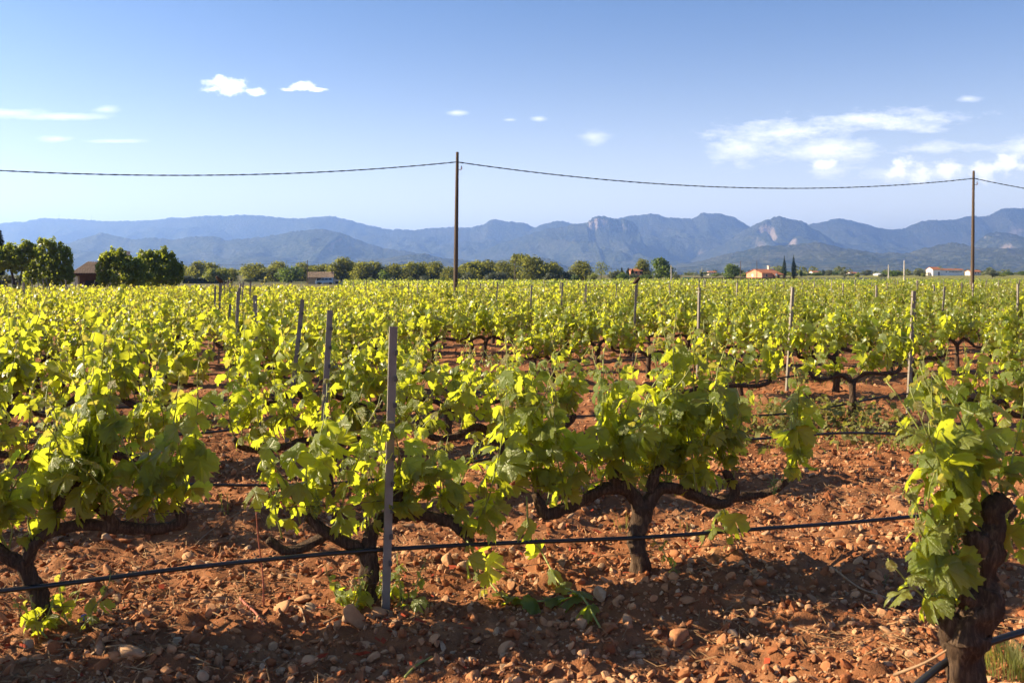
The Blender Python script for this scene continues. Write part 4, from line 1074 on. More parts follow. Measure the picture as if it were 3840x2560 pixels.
def tree_kind(kind, i):
    if (kind, i) in TREES: return TREES[kind, i]
    g = np.random.default_rng(hash((kind == 'pine', len(kind), i)) % 9999 + i * 17)
    if kind == 'pine': c = crown(g, rand_lobes(g, 14, .66, .08, .86, .31), 2800, .052, .45); m = MAT['pine']; t = trunk_mesh(g, .75, .022, 5, .28)
    elif kind == 'stonepine': c = crown(g, [(a, b, .78 + z, .26, .26, .16) for a, b, z in ((0, 0, .06), (.26, .1, 0), (-.25, .1, 0), (.1, -.25, -.02), (-.12, .24, 0), (.0, .0, -.08))], 1300, .06, .4); m = MAT['pine']; t = trunk_mesh(g, .7, .02, 6, .3)
    elif kind == 'round': c = crown(g, rand_lobes(g, 11, .5, .22, .82, .30), 1900, .06, .6); m = MAT['round_tree']; t = trunk_mesh(g, .5, .03, 5, .25)
    elif kind == 'bright': c = crown(g, rand_lobes(g, 9, .5, .30, .85, .24), 800, .075, .4); m = MAT['bright_tree']; t = trunk_mesh(g, .6, .022, 6, .3)
    elif kind == 'airy': c = crown(g, rand_lobes(g, 9, .5, .35, .92, .24), 420, .045, .2); m = MAT['bright_tree']; t = trunk_mesh(g, .8, .018, 9, .32)
    elif kind == 'bush': c = crown(g, rand_lobes(g, 6, .45, .18, .70, .34, 0), 900, .085, .5); m = MAT['round_tree']; t = trunk_mesh(g, .4, .025, 4, .2)
    elif kind == 'olive': c = crown(g, rand_lobes(g, 7, .5, .25, .76, .30), 900, .075, .4); m = MAT['olive']; t = trunk_mesh(g, .5, .03, 4, .2)
    elif kind == 'dark': c = crown(g, rand_lobes(g, 7, .42, .22, .85, .26), 900, .07, .5); m = MAT['cypress']; t = trunk_mesh(g, .6, .02, 4, .2)
    elif kind == 'cypress':
        lb = [(0, 0, z, r, r, .12) for z, r in ((.10, .30), (.2, .42), (.32, .50), (.45, .50), (.58, .44), (.70, .34), (.80, .24), (.89, .15), (.96, .08))]
        c = crown(g, lb, 1500, .06, .7, .6); m = MAT['cypress']; t = trunk_mesh(g, .6, .03, 0, 0)
    TREES[kind, i] = (t, c.mesh('crown', m)); return TREES[kind, i]
def tree(kind, var, pxx, top, wpx, d, label, name, cat='tree', group=None, base=None):
    x = px(pxx, d); z0 = float(terrain(x, d)) if base is None else base; h = pz(top, d) - z0; w = wpx * d / FPX
    t, c = tree_kind(kind, var)
    root = empty(name, (x, d, z0), (var * 1.7 + pxx * .013) % 6.28); root.scale = (w, w, h)
    tag(root, label, cat, group); link('trunk', t, root); link('crown', c, root)
    return root
def belt():
    P = [(693, 993, 40, 370), (738, 977, 66, 350), (789, 980, 52, 372), (873, 1003, 46, 352), (963, 987, 92, 345), (1022, 1000, 64, 350), (1047, 977, 58, 360), (1126, 983, 56, 352), (1174, 990, 62, 360), (1221, 988, 62, 362), (1283, 963, 74, 352),
         (1318, 984, 50, 368), (1353, 979, 68, 350), (1413, 979, 64, 352), (1481, 984, 56, 352), (1536, 979, 74, 350), (1585, 982, 62, 356), (1642, 979, 68, 350), (1688, 998, 50, 344), (1738, 992, 54, 356), (1764, 979, 84, 352), (1796, 973, 60, 360), (1835, 975, 74, 356), (1879, 977, 72, 352), (1915, 986, 56, 350), (1993, 959, 100, 344), (2069, 979, 70, 348), (2040, 992, 50, 352), (2173, 977, 66, 350), (2404, 969, 50, 420)]
    for i, (a, t, w, d) in enumerate(sorted(P)):
        tree('pine', i % 6, a, t, w * 1.38, d, 'grey-green pine in the far tree belt, %s pine from the left' % ordinal(i + 1), 'pine_tree', group='pines in the far tree belt')
    tree('stonepine', 0, 1952, 949, 74, 372, 'dark umbrella-shaped pine rising above the tree belt right of the wooden pole', 'pine_tree', group='pines in the far tree belt')
    tree('round', 0, 1092, 995, 96, 318, 'rounded fresh green tree left of the small stone shed', 'broadleaf_tree')
    tree('round', 1, 2475, 965, 90, 372, 'large round dark green tree beyond the vineyard right of the tree belt', 'broadleaf_tree')
    tree('round', 2, 2745, 986, 66, 418, 'round bright green tree left of the salmon house', 'broadleaf_tree')
    tree('airy', 0, 2254, 979, 82, 358, 'sparse pale feathery tree at the right end of the tree belt', 'broadleaf_tree')
    tree('bright', 0, 790, 1003, 70, 292, 'yellow-green young tree above the clipped hedge, left one', 'broadleaf_tree')
    tree('bright', 1, 838, 1000, 84, 294, 'yellow-green young tree above the clipped hedge, right one', 'broadleaf_tree')
    tree('cypress', 0, 2941, 967, 15, 440, 'narrow dark cypress right of the salmon house, left of the pair', 'cypress_tree', group='pair of cypresses')
    tree('cypress', 1, 2976, 963, 17, 440, 'narrow dark cypress right of the salmon house, right of the pair', 'cypress_tree', group='pair of cypresses')
    for i, (a, t, w, d, k) in enumerate([(1389, 1037, 26, 300, 'bright'), (1449, 1012, 46, 335, 'bush'), (1475, 1035, 34, 320, 'olive'), (1538, 1036, 30, 310, 'bright'), (1596, 1031, 46, 318, 'olive'), (1661, 1036, 26, 308, 'bright'), (1753, 1016, 60, 336, 'olive'), (1846, 1018, 62, 334, 'olive'), (1868, 1016, 76, 338, 'olive'), (2058, 1018, 56, 330, 'olive'), (2129, 1012, 66, 345, 'olive'), (2227, 1026, 50, 335, 'bright'), (2150, 1028, 40, 338, 'bush'), (1345, 1046, 24, 305, 'bright'), (935, 1042, 50, 322, 'olive'), (985, 1046, 44, 318, 'olive'), (1255, 1046, 40, 300, 'bush'), (700, 1030, 60, 330, 'olive'), (760, 1034, 60, 335, 'olive'),
                                          (2310, 1012, 60, 390, 'olive'), (2340, 1020, 50, 380, 'bush'), (2375, 1024, 60, 385, 'olive'), (2420, 1026, 50, 378, 'bush'), (2515, 1022, 40, 385, 'bush'), (2540, 1027, 44, 378, 'olive'), (2356, 1005, 22, 395, 'dark'), (2330, 1000, 16, 396, 'dark'), (2372, 1006, 18, 394, 'dark')]):
        tree(k, i % 4, a, t, w, d, 'low %s before the tree belt, %s from the left' % ({'bright': 'yellow-green shrub', 'bush': 'dark green shrub', 'olive': 'grey-green shrub', 'dark': 'dark pointed conifer'}[k], ordinal(i + 1)), 'shrub', 'shrub', 'shrubs before and beside the tree belt')
    g = random.Random(6); i = 0
    for q in range(64):
        a = 2560 + 1300 * (q + g.random()) / 64; d = g.uniform(450, 800); k = g.choice(['olive', 'olive', 'bush', 'bush', 'dark', 'bright'])
        if 2785 < a < 2925 and d < 470 or 3465 < a < 3690 and d < 660: d = 720
        i += 1
        tree(k, q % 4, a, g.uniform(1006, 1027) if k != 'bright' else g.uniform(1018, 1028), g.uniform(24, 58) if k != 'dark' else g.uniform(12, 20), d, 'small far %s on the plain at right, %s from the left' % ({'olive': 'olive tree', 'bush': 'green bush', 'dark': 'dark conifer', 'bright': 'pale green bush'}[k], ordinal(i)), 'far_tree', 'tree', 'scattered trees on the plain at right')
belt()
def far_wood():
    g = np.random.default_rng(4); mb = MB(); Ps, Ns, Ss, Cs = [], [], [], []
    for _ in range(420):
        d = g.uniform(850, 2600); x = g.uniform(-.56, .56) * d; h = g.uniform(4, 9); r = h * g.uniform(.4, .7); k = 34
        v = g.normal(size=(k, 3)); v /= np.linalg.norm(v, axis=1)[:, None]; v[:, 2] = np.abs(v[:, 2])
        Ps.append(v * (r, r, h) + (x, d, 2.3)); Ns.append(v); Ss.append(np.full(k, r * .55)); Cs.append(np.clip(g.random() + g.normal(size=k) * .1, 0, .99))
    cards(mb, g, np.concatenate(Ps), np.concatenate(Ns), np.concatenate(Ss), .5, np.concatenate(Cs))
    o = link('far_woodland', mb.mesh('far_woodland', MAT['pine']), kind='stuff'); tag(o, 'far woodland spread over the plain below the mountains', 'woodland')
far_wood()
# ---- trees of the farmyard at the left, about 90 m away
def yard_tree(name, label, lobes, n, s, mat, d, base, trunks, cat='tree'):
    g = np.random.default_rng(len(label) * 7); cx = np.mean([l[0] for l in lobes]); x = px(cx, d); m = d / FPX
    z0 = base
    L_ = [((a - cx) * m, dy * m, pz(b, d) - z0, rx * m, max(rx, rz) * .8 * m, rz * m) for (a, b, dy, rx, rz) in lobes]
    big = list(L_)
    for q in range(22 if len(lobes) > 6 else 0):
        l = big[int(g.integers(len(big)))]; a = g.uniform(-.2, 3.34); r = g.uniform(.14, .30)
        L_.append((l[0] + math.cos(a) * l[3] * 1.05, l[1] + g.normal() * .3, l[2] + abs(math.sin(a)) * l[5] * 1.1, r, r, r * g.uniform(1.0, 2.2)))
    root = empty(name, (x, d, z0)); tag(root, label, cat, 'trees of the farmyard at the left')
    part(crown(g, L_, n, s, .45, .9), 'crown', mat, root, True)
    for (a0, a1, b1, r) in trunks:
        mb = MB(); tube(mb, [((a0 - cx) * m, 0, -.1), (((a0 + a1) / 2 - cx) * m + .05, 0, (pz(b1, d) - z0) * .5), ((a1 - cx) * m, 0, pz(b1, d) - z0)], [r, r * .8, r * .5], 7, 4, .2, 3)
        part(mb, 'trunk', MAT['trunk'], root, True)
    return root
yard_tree('broadleaf_tree', 'bushy tree with a leaning dark trunk at the far left edge', [(10, 960, 0, 45, 28), (-40, 955, 0, 50, 35), (60, 955, 0, 38, 32), (95, 925, 0, 16, 24), (90, 960, 0, 30, 35), (30, 985, 0, 50, 25), (70, 995, 5, 36, 24), (-20, 990, 0, 40, 26)], 8000, .15, MAT['citrus'], 84, -.7, [(62, 40, 1000, .16), (60, 85, 990, .12)])
yard_tree('laurel_tree', 'dark upright pointed shrub-like tree left of the tiled farmhouse', [(195, 925, 0, 13, 32), (158, 930, 0, 12, 28), (232, 945, 0, 18, 30), (128, 955, 0, 22, 26), (258, 965, 0, 14, 30), (195, 975, 0, 28, 40), (150, 985, 0, 32, 40), (235, 1000, 0, 34, 40), (115, 1010, -10, 24, 34), (180, 1035, 0, 60, 34), (240, 1045, 0, 34, 26), (110, 1045, -10, 22, 28), (262, 1030, 0, 12, 26)], 10000, .15, MAT['citrus'], 88, -.7, [(180, 185, 1000, .14)])
yard_tree('citrus_tree', 'wide rounded dark green tree hiding the right part of the tiled farmhouse', [(440, 962, 0, 30, 18), (405, 975, 0, 32, 22), (390, 1005, -10, 26, 26), (450, 990, 0, 50, 30), (490, 995, 0, 44, 26), (400, 1040, 0, 30, 28), (460, 1035, 0, 60, 34), (515, 1010, 0, 34, 26), (385, 1045, -8, 16, 22), (520, 1045, 0, 40, 26)], 10000, .15, MAT['citrus'], 88, -.7, [(450, 455, 1020, .15)])
yard_tree('citrus_tree', 'taller fresh green tree at the right end of the farmyard trees', [(548, 965, 0, 30, 22), (590, 955, 0, 24, 16), (620, 965, 0, 20, 20), (560, 995, 0, 44, 32), (615, 1000, 0, 44, 34), (650, 1010, 0, 30, 26), (580, 1040, 0, 60, 34), (640, 1045, 0, 40, 28), (670, 1035, 0, 18, 26)], 9500, .15, MAT['citrus'], 92, -.7, [(590, 592, 1020, .15)])
yard_tree('cypress_tree', 'tall dark cypress cut off by the left edge', [(-8, 882, 0, 12, 20), (-8, 915, 0, 16, 36), (-8, 960, 0, 20, 44), (-8, 1000, 0, 22, 42), (-8, 1040, 0, 20, 34)], 15000, .08, MAT['cypress'], 100, -.7, [(-8, -8, 1000, .12)])
yard_tree('shrub', 'pale dry shrub behind the leaning trunk at the far left', [(20, 1050, 0, 26, 18), (70, 1052, 0, 24, 16), (-20, 1050, 0, 24, 18)], 900, .16, MAT['olive'], 97, -.7, [(20, 20, 1050, .05)], 'shrub')
# two tall trees just outside the frame whose shadow falls on the left end of the last rows
for i, (x_, y_, h_) in enumerate(((-40, 57, 9.0), (-42, 52, 10.0))):
    root = empty('broadleaf_tree', (x_, y_, -.5), i); root.scale = (7, 7, h_); t_, c_ = tree_kind('round', i); link('trunk', t_, root); link('crown', c_, root)
    tag(root, 'tall tree beyond the left edge shading the last rows, %s one' % ('nearer' if i else 'farther'), 'tree', 'trees of the farmyard at the left')
def hedge():
    g = np.random.default_rng(2)
    for i, (a, b) in enumerate(((690, 786), (790, 872))):
        d = 300; x0, x1 = px(a, d), px(b, d); z0 = -.7; z1 = pz(1046, d); n = 2600
        f = g.random(n); u = g.uniform(x0, x1, n); v = g.uniform(-.8, .8, n); w = g.uniform(z0, z1, n)
        side = f < .6; P = np.stack([u, np.where(side, -.8, v) + d, np.where(side, w, z1)], -1); N0 = np.where(side[:, None], np.array([0, -1., 0]), np.array([0, 0, 1.]))
        mb = MB(); cards(mb, g, P - np.array([(x0 + x1) / 2, d, 0]), N0, .34, .35); mb2 = MB(); box(mb2, (x0 - x1) / 2 + .1, (x1 - x0) / 2 - .1, -.7, .7, z0, z1 - .1)
        root = empty('clipped_hedge', ((x0 + x1) / 2, d, 0)); tag(root, 'dark clipped hedge below the yellow-green young trees, %s half' % ('right' if i else 'left'), 'hedge')
        part(mb, 'foliage', MAT['hedge'], root, kind='stuff'); part(mb2, 'branches', MAT['trunk'], root)
hedge()

# ------------------------------------------------------------------ fields beyond the plot
def far_vineyard():
    g = np.random.default_rng(31); n = 26000
    y = 108 + 260 * g.random(n) ** .8; x = (-.17 + .76 * g.random(n)) * y
    k = (y - .3 * x) / 2.4; y = (np.round(k) * 2.4 + .3 * x) + g.normal(size=n) * .35
    P = np.stack([x, y, terrain(x, y) + .25 + .8 * g.random(n)], -1); mb = MB()
    cards(mb, g, P, np.tile(np.array([[-.3, -.3, .9]]), (n, 1)), g.uniform(.22, .42, n), .9)
    o = link('far_vineyard', mb.mesh('far_vineyard', MAT['vine_leaf_far']), kind='stuff'); tag(o, 'bright green strip of a second vineyard beyond the field edge', 'vines')
far_vineyard()
def sheet(name, xs, y0, y1, mat):
    X, Y = np.meshgrid(np.linspace(xs[0], xs[1], 30), np.linspace(y0, y1, 30)); Z = terrain(X, Y) + .05
    i = (np.arange(29)[:, None] * 30 + np.arange(29)[None, :]).ravel()
    mb = MB().add(np.stack([X, Y, Z], -1).reshape(-1, 3), np.stack([i, i + 1, i + 31, i + 30], -1)); return link(name, mb.mesh(name, mat), kind='structure')
MAT['meadow'] = simple('meadow', (.20, .19, .05), .95, .1, var=.35, scale=.12)
sheet('meadow', (150, 420), 395, 640, MAT['meadow'])

# ------------------------------------------------------------------ buildings
def tiled_slope(root, x0, x1, ya, za, yb, zb, pitch, mat, r=None):
    """barrel tile columns running from the eave (ya, za) up to the ridge (yb, zb), each column a part"""
    n = max(2, int(round((x1 - x0) / pitch))); w = (x1 - x0) / n; r = r or w * .37; steps = 7
    D = np.array([yb - ya, zb - za]); L_ = np.linalg.norm(D); D /= L_; up = np.array([-D[1], D[0]]) if D[0] > 0 else np.array([D[1], -D[0]])
    mb = MB(); a = np.linspace(0, np.pi, 7); V = []; F = []
    for k in range(steps):
        for e, rr in ((0, 1.0), (1, .82)):
            t = L_ * (k + e * 1.08) / steps
            for q in a: V.append((math.cos(q) * r * rr, ya + D[0] * t + up[0] * (math.sin(q) * r * rr + .03 * (1 - e)), za + D[1] * t + up[1] * (math.sin(q) * r * rr + .03 * (1 - e))))
        b = k * 14; F += [(b + j, b + 7 + j, b + 8 + j, b + j + 1) for j in range(6)]
    mb.add(V, np.array(F)); me = mb.mesh('tile_column', mat)
    for i in range(n):
        o = link('tile_column', me, root, (x0 + w * (i + .5), 0, 0))
    bd = MB(); th = .06
    bd.add([(x0, ya, za - .02), (x1, ya, za - .02), (x1, yb, zb - .02), (x0, yb, zb - .02), (x0, ya, za - th - .02), (x1, ya, za - th - .02), (x1, yb, zb - th - .02), (x0, yb, zb - th - .02)], np.array([(0, 1, 2, 3), (7, 6, 5, 4), (0, 4, 5, 1), (1, 5, 6, 2), (2, 6, 7, 3), (3, 7, 4, 0)]))
    part(bd, 'roof_deck', MAT['brickdark'], root)
def gable_body(mb, x0, x1, y0, y1, z0, ze, zr):
    ym = (y0 + y1) / 2
    V = [(x, y, z) for x in (x0, x1) for (y, z) in ((y0, z0), (y1, z0), (y1, ze), (ym, zr), (y0, ze))]
    mb.add(V, [np.array([(0, 4, 9, 5), (1, 6, 7, 2)]), np.array([(4, 3, 2, 1, 0), (5, 6, 7, 8, 9)]), np.array([(2, 7, 8, 3), (3, 8, 9, 4)])])
def win(root, x, z, w, h, y, name='window', mat=None, fr=None):
    mb = MB(); box(mb, x - w / 2, x + w / 2, y - .03, y + .05, z - h / 2, z + h / 2)
    o = part(mb, name, mat or MAT['dark'], root)
    if fr:
        f = MB()
        for (a, b, c, d_) in ((x - w / 2 - .08, x + w / 2 + .08, z + h / 2, z + h / 2 + .1), (x - w / 2 - .08, x + w / 2 + .08, z - h / 2 - .1, z - h / 2), (x - w / 2 - .08, x - w / 2, z - h / 2, z + h / 2), (x + w / 2, x + w / 2 + .08, z - h / 2, z + h / 2)): box(f, a, b, y - .06, y + .05, c, d_)
        part(f, 'frame', fr, o)
def farmhouse():
    d = 96; m = d / FPX; z0 = -.7; root = empty('farmhouse', (px(395, d), d, 0)); tag(root, 'low tiled farmhouse with a pale pillar, between the left trees', 'house')
    X = lambda p: (p - 395) * m
    ze, zr = pz(1027, d), pz(981, d)
    tiled_slope(root, X(268), X(530), -.35, ze, 3.6, zr, .25, MAT['tile'])
    mb = MB(); box(mb, X(272), X(526), 3.7, 4.0, z0, zr - .05); part(mb, 'wall', MAT['brickdark'], root)
    mb = MB(); box(mb, X(270), X(522), 1.6, 1.8, z0, ze + .5); part(mb, 'wall', MAT['brickdark'], root)
    mb = MB(); box(mb, X(277), X(292), 0, .35, z0, ze - .03); part(mb, 'pillar', MAT['render_cream'], root)
    mb = MB(); box(mb, X(405), X(420), 0, .35, z0, ze - .03); part(mb, 'pillar', MAT['render_cream'], root)
    mb = MB(); box(mb, X(270), X(526), -.02, .18, ze - .22, ze - .06); part(mb, 'beam', MAT['brickdark'], root)
    win(root, X(318), .35, 1.2, 1.5, 1.58, 'doorway')
    mb = MB(); box(mb, X(427), X(444), 2.6, 3.0, zr - 1.2, pz(939, d)); box(mb, X(425), X(431), 2.55, 3.05, pz(939, d), pz(936, d)); part(mb, 'chimney', MAT['render_grey'], root)
farmhouse()
def shed():
    d = 280; m = d / FPX; z0 = -.75; root = empty('stone_shed', (px(1204, d), d, 0)); root.rotation_euler = (0, 0, R(10)); tag(root, 'small stone shed with tiled roof and white garage doorway', 'shed')
    X = lambda p: (p - 1204) * m; ze, zr = pz(1041, d), pz(1020, d)
    mb = MB(); gable_body(mb, X(1157), X(1250), 0, 4.6, z0, ze, zr - .15); part(mb, 'wall', MAT['stonewall'], root)
    tiled_slope(root, X(1155), X(1252), -.3, ze - .06, 2.3, zr, .28, MAT['tile']); 
    bd = MB(); bd.add([(X(1155), 2.3, zr), (X(1252), 2.3, zr), (X(1252), 4.9, ze - .1), (X(1155), 4.9, ze - .1), (X(1155), 2.3, zr - .08), (X(1252), 2.3, zr - .08), (X(1252), 4.9, ze - .18), (X(1155), 4.9, ze - .18)], np.array([(0, 1, 2, 3), (7, 6, 5, 4), (0, 4, 5, 1), (2, 6, 7, 3)])); part(bd, 'roof', MAT['tile'], root)
    win(root, X(1198), z0 + .95, 1.5, 1.7, -.02, 'doorway', None, MAT['render_white'])
    mb = MB(); box(mb, X(1183), X(1212), -.05, .0, z0, pz(1051, d)); part(mb, 'whitewash_panel', MAT['render_white'], root)
    bpy.data.objects['doorway.001'].location.y = -.08
    mb = MB(); box(mb, X(1242), X(1246), 1.6, 1.9, zr - .5, pz(1015, d)); part(mb, 'chimney', MAT['brickdark'], root)
    mb = MB(); V = [(X(1250) + .02, y, z) for y in (.3, 3.6) for z in (z0, pz(1044, d))] + [(X(1292), y, z) for y in (.3, 3.6) for z in (z0, pz(1058, d))]
    mb.add(V, np.array([(0, 4, 5, 1), (2, 3, 7, 6), (4, 6, 7, 5), (1, 5, 7, 3), (0, 1, 3, 2)])); part(mb, 'lean_to', MAT['render_grey'], root)
    mb = MB(); box(mb, X(1257), X(1272), .24, .34, pz(1064, d), pz(1055, d)); part(mb, 'lean_to_door', MAT['dark'], root)
    mb = MB(); box(mb, X(1148), X(1156), .2, .6, z0, pz(1054, d)); part(mb, 'garden_wall', MAT['stonewall'], root)
shed()
def van():
    d = 268; root = empty('parked_van', (px(1219, d), d, -.7), R(4)); tag(root, 'pale blue-grey van parked in front of the small stone shed', 'van'); mb = MB()
    pr = [(-2.2, .45), (-2.2, .95), (-1.9, 1.10), (-1.35, 1.18), (-.65, 1.78), (-.3, 1.86), (1.9, 1.84), (2.15, 1.7), (2.25, 1.0), (2.22, .45)]; n = len(pr)
    V = []
    for y, k in ((-.82, 1), (-.88, 0), (.88, 0), (.82, 1)):
        for (a, b) in pr: V.append((a * (.985 if k else 1), y * (.86 if b > 1.25 else 1), b))
    F = [(s * n + i, s * n + (i + 1) % n, (s + 1) * n + (i + 1) % n, (s + 1) * n + i) for s in range(3) for i in range(n)]
    mb.add(V, [np.array(F), np.array([tuple(range(n - 1, -1, -1)), tuple(range(3 * n, 4 * n))])]); body = part(mb, 'body', MAT['carpaint'], root)
    for (a, b) in ((-1.0, -.15), (.0, .85), (1.0, 1.85)):
        w = MB(); t = .45 if a < -.5 else 0
        w.add([(a - t * .2, -.885, 1.22), (b, -.885, 1.22), (b, -.80, 1.68), (a + t, -.80, 1.68)], np.array([(0, 1, 2, 3)])); w.add([(a - t * .2, -.86, 1.22), (b, -.86, 1.22), (b, -.77, 1.68), (a + t, -.77, 1.68)], np.array([(3, 2, 1, 0)])); part(w, 'window', MAT['glass'], root)
    w = MB(); w.add([(-1.37, -.70, 1.2), (-1.37, .70, 1.2), (-.70, .62, 1.76), (-.70, -.62, 1.76), (-1.39, -.70, 1.22), (-1.39, .70, 1.22), (-.72, .62, 1.79), (-.72, -.62, 1.79)], np.array([(4, 7, 6, 5), (0, 1, 2, 3)])); part(w, 'windscreen', MAT['glass'], root)
    for x_ in (-1.45, 1.45):
        for y_ in (-.8, .8):
            w = MB(); tube(w, [(x_, y_ - .1, .33), (x_, y_ + .1, .33)], .33, 14); part(w, 'wheel', MAT['tyre'], root)
van()
def house(name, label, pxc, d, rz, L_, W, base, ze, zr, wall, roof, extra=None):
    root = empty(name, (px(pxc, d), d, base), R(rz)); tag(root, label, 'house'); mb = MB(); gable_body(mb, -L_ / 2, L_ / 2, -W / 2, W / 2, -1, ze, zr); part(mb, 'wall', wall, root)
    ov = .35; sl = (zr - ze) / (W / 2)
    for s in (-1, 1):
        bd = MB(); y0 = s * (W / 2 + ov); z0 = ze - sl * ov
        V = [(-L_ / 2 - ov, y0, z0 + .06), (L_ / 2 + ov, y0, z0 + .06), (L_ / 2 + ov, 0, zr + .06), (-L_ / 2 - ov, 0, zr + .06)]; V += [(a, b, c + .16) for a, b, c in V]
        bd.add(V, np.array([(0, 3, 2, 1), (4, 5, 6, 7), (0, 1, 5, 4), (1, 2, 6, 5), (2, 3, 7, 6), (3, 0, 4, 7)])); part(bd, 'roof_slope', roof, root)
    if extra: extra(root)
    return root
def ex_pink(root):
    mb = MB(); box(mb, 2.6, 3.4, -.6, .3, 3.0, 5.4); box(mb, 2.45, 3.55, -.75, .45, 5.4, 5.6); part(mb, 'chimney', MAT['render_cream'], root)
    mb = MB(); V = [(.2, -7.2, 1.6), (5.6, -7.2, 1.6), (5.6, -4.98, 2.3), (.2, -4.98, 2.3)]; V += [(a, b, c + .15) for a, b, c in V]; mb.add(V, np.array([(0, 3, 2, 1), (4, 5, 6, 7), (0, 1, 5, 4), (1, 2, 6, 5), (3, 0, 4, 7)])); part(mb, 'porch_roof', MAT['tile_orange'], root)
    for a in (.5, 3, 5.3): mb = MB(); box(mb, a, a + .25, -7.0, -6.75, -1, 1.6); part(mb, 'porch_post', MAT['render_pink'], root)
    win(root, 2, .9, 1.2, 2, -5.0, 'doorway'); win(root, 4.2, 1.1, 1.1, 1.1, -5.0); win(root, -2.6, 1.3, .9, 1.1, -5.0, 'window', None, MAT['render_cream'])
    mb = MB(); box(mb, -5.26, -5.18, .6, 1.5, .8, 1.9); part(mb, 'window', MAT['render_white'], root)
house('salmon_house', 'salmon-coloured house with orange tiled roof left of the two cypresses', 2862, 440, 28, 10.4, 10, pz(1044, 440), 2.3, 3.9, MAT['render_pink'], MAT['tile_orange'], ex_pink)
def ex_white(root):
    mb = MB(); gable_body(mb, 3.3, 22.0, -1.5, 3.2, -1.5, 2.9, 3.5); part(mb, 'wing', MAT['render_white'], root)
    mb = MB(); V = [(3.3, -1.8, 2.86), (22.3, -1.8, 2.86), (22.3, .85, 3.62), (3.3, .85, 3.62)]; V += [(a, b, c + .12) for a, b, c in V]; mb.add(V, np.array([(0, 3, 2, 1), (4, 5, 6, 7), (0, 1, 5, 4), (1, 2, 6, 5), (3, 0, 4, 7)])); part(mb, 'wing_roof', MAT['tile_orange'], root)
    for k in range(10): win(root, 11.2 + k * 1.02, 1.9, .6, .7, -1.52)
    win(root, 8.6, 1.8, .8, .8, -1.52); win(root, 1.6, .6, 1.1, 2.4, -3.02, 'doorway'); 
    mb = MB(); box(mb, -3.06, -2.98, -.5, .5, .4, 1.5); part(mb, 'window', MAT['dark'], root)
    mb = MB(); box(mb, -5.4, -3.02, -1.2, 2.0, -1, 1.6); part(mb, 'annex', MAT['render_cream'], root)
house('white_house', 'white gabled house with a long low wing of small windows', 3500, 620, 18, 6, 6, pz(1030, 620), 3.1, 4.6, MAT['render_white'], MAT['tile_orange'], ex_white)
def win1(root): win(root, 0, .9, .8, .9, -2.52); win(root, 2, .9, .8, .9, -2.52)
house('cream_house', 'small cream house beside the right utility pole', 3648, 640, 14, 8, 5, pz(1029, 640), 1.7, 2.6, MAT['render_cream'], MAT['tile_orange'], win1)
house('far_house', 'tiny white house with orange roof far right of the cypresses', 3196, 700, 20, 6, 5, pz(1032, 700), 1.2, 2.0, MAT['render_white'], MAT['tile_orange'], win1)
house('far_house', 'tiny white house far behind, just right of the two cypresses', 3052, 860, 15, 6, 5, pz(1029, 860), 1.8, 2.8, MAT['render_white'], MAT['tile_orange'], win1)
house('far_house', 'tiny pale house behind the trees left of the large round tree', 2379, 420, 12, 5, 4.4, pz(1030, 420), 1.5, 2.3, MAT['render_pink'], MAT['tile_orange'], win1)
house('far_house', 'tiny cream house left of the round bright green tree', 2668, 900, 12, 7, 5, pz(1028, 900), 1.6, 2.6, MAT['render_cream'], MAT['tile_orange'], win1)
house('far_house', 'tiny white house in the bushes left of the concrete poles', 3293, 640, 25, 4.4, 4.0, pz(1035, 640), 1.0, 1.6, MAT['render_white'], MAT['render_white'], win1)
def wall_at(name, label, p0, p1, y0, d, mat, h, th=.3):
    mb = MB(); a, b = px(p0, d), px(p1, d); x_ = (a + b) / 2; zb = float(terrain(x_, d)); n = 12
    for i in range(1): box(mb, a - x_, b - x_, -th / 2, th / 2, -.3, h); box(mb, a - x_ - .05, b - x_ + .05, -th / 2 - .05, th / 2 + .05, h, h + .08)
    o = link(name, mb.mesh(name, mat, False), loc=(x_, d, zb)); tag(o, label, 'wall')
wall_at('garden_wall', 'long low grey wall at the far edge right of the cypresses', 3030, 3334, 1042, 400, MAT['render_grey'], .75)
wall_at('garden_wall', 'long low dark wall in front of the salmon house', 2600, 2992, 1041, 405, MAT['brickdark'], .72)
def net():
    mb = MB(); d = 390; a, b = px(2556, d), px(2596, d); x_ = (a + b) / 2; zb = float(terrain(x_, d)); n = 14
    xs = np.linspace(a - x_, b - x_, n); V = [(x, .12 * math.sin(i * 1.3), z) for z in (0, .55, 1.05) for i, x in enumerate(xs)]
    mb.add(V, np.array([(r * n + i, r * n + i + 1, (r + 1) * n + i + 1, (r + 1) * n + i) for r in range(2) for i in range(n - 1)]))
    root = empty('net_fence', (x_, d, zb)); tag(root, 'green netting fence left of the round bright tree', 'fence'); part(mb, 'netting', MAT['netgreen'], root)
    for x in xs[::4]: p = MB(); tube(p, [(x, .2, -.2), (x, .2, 1.15)], .04, 6); part(p, 'post', MAT['steel'], root)
net()
def sign(pxx, py, d, label):
    z = pz(py, d); x_ = px(pxx, d); zb = float(terrain(x_, d)); root = empty('round_sign', (x_, d, zb)); tag(root, label, 'sign'); p = MB(); tube(p, [(0, 0, -.2), (0, 0, z - zb)], .04, 6); part(p, 'post', MAT['steel'], root)
    p = MB(); tube(p, [(0, -.06, z - zb), (0, -.03, z - zb)], .5, 20); part(p, 'sign_disc', MAT['signwhite'], root)
sign(2453, 1028, 372, 'round white sign left of the large round tree'); sign(2912, 1030, 425, 'round white sign at the right corner of the salmon house')

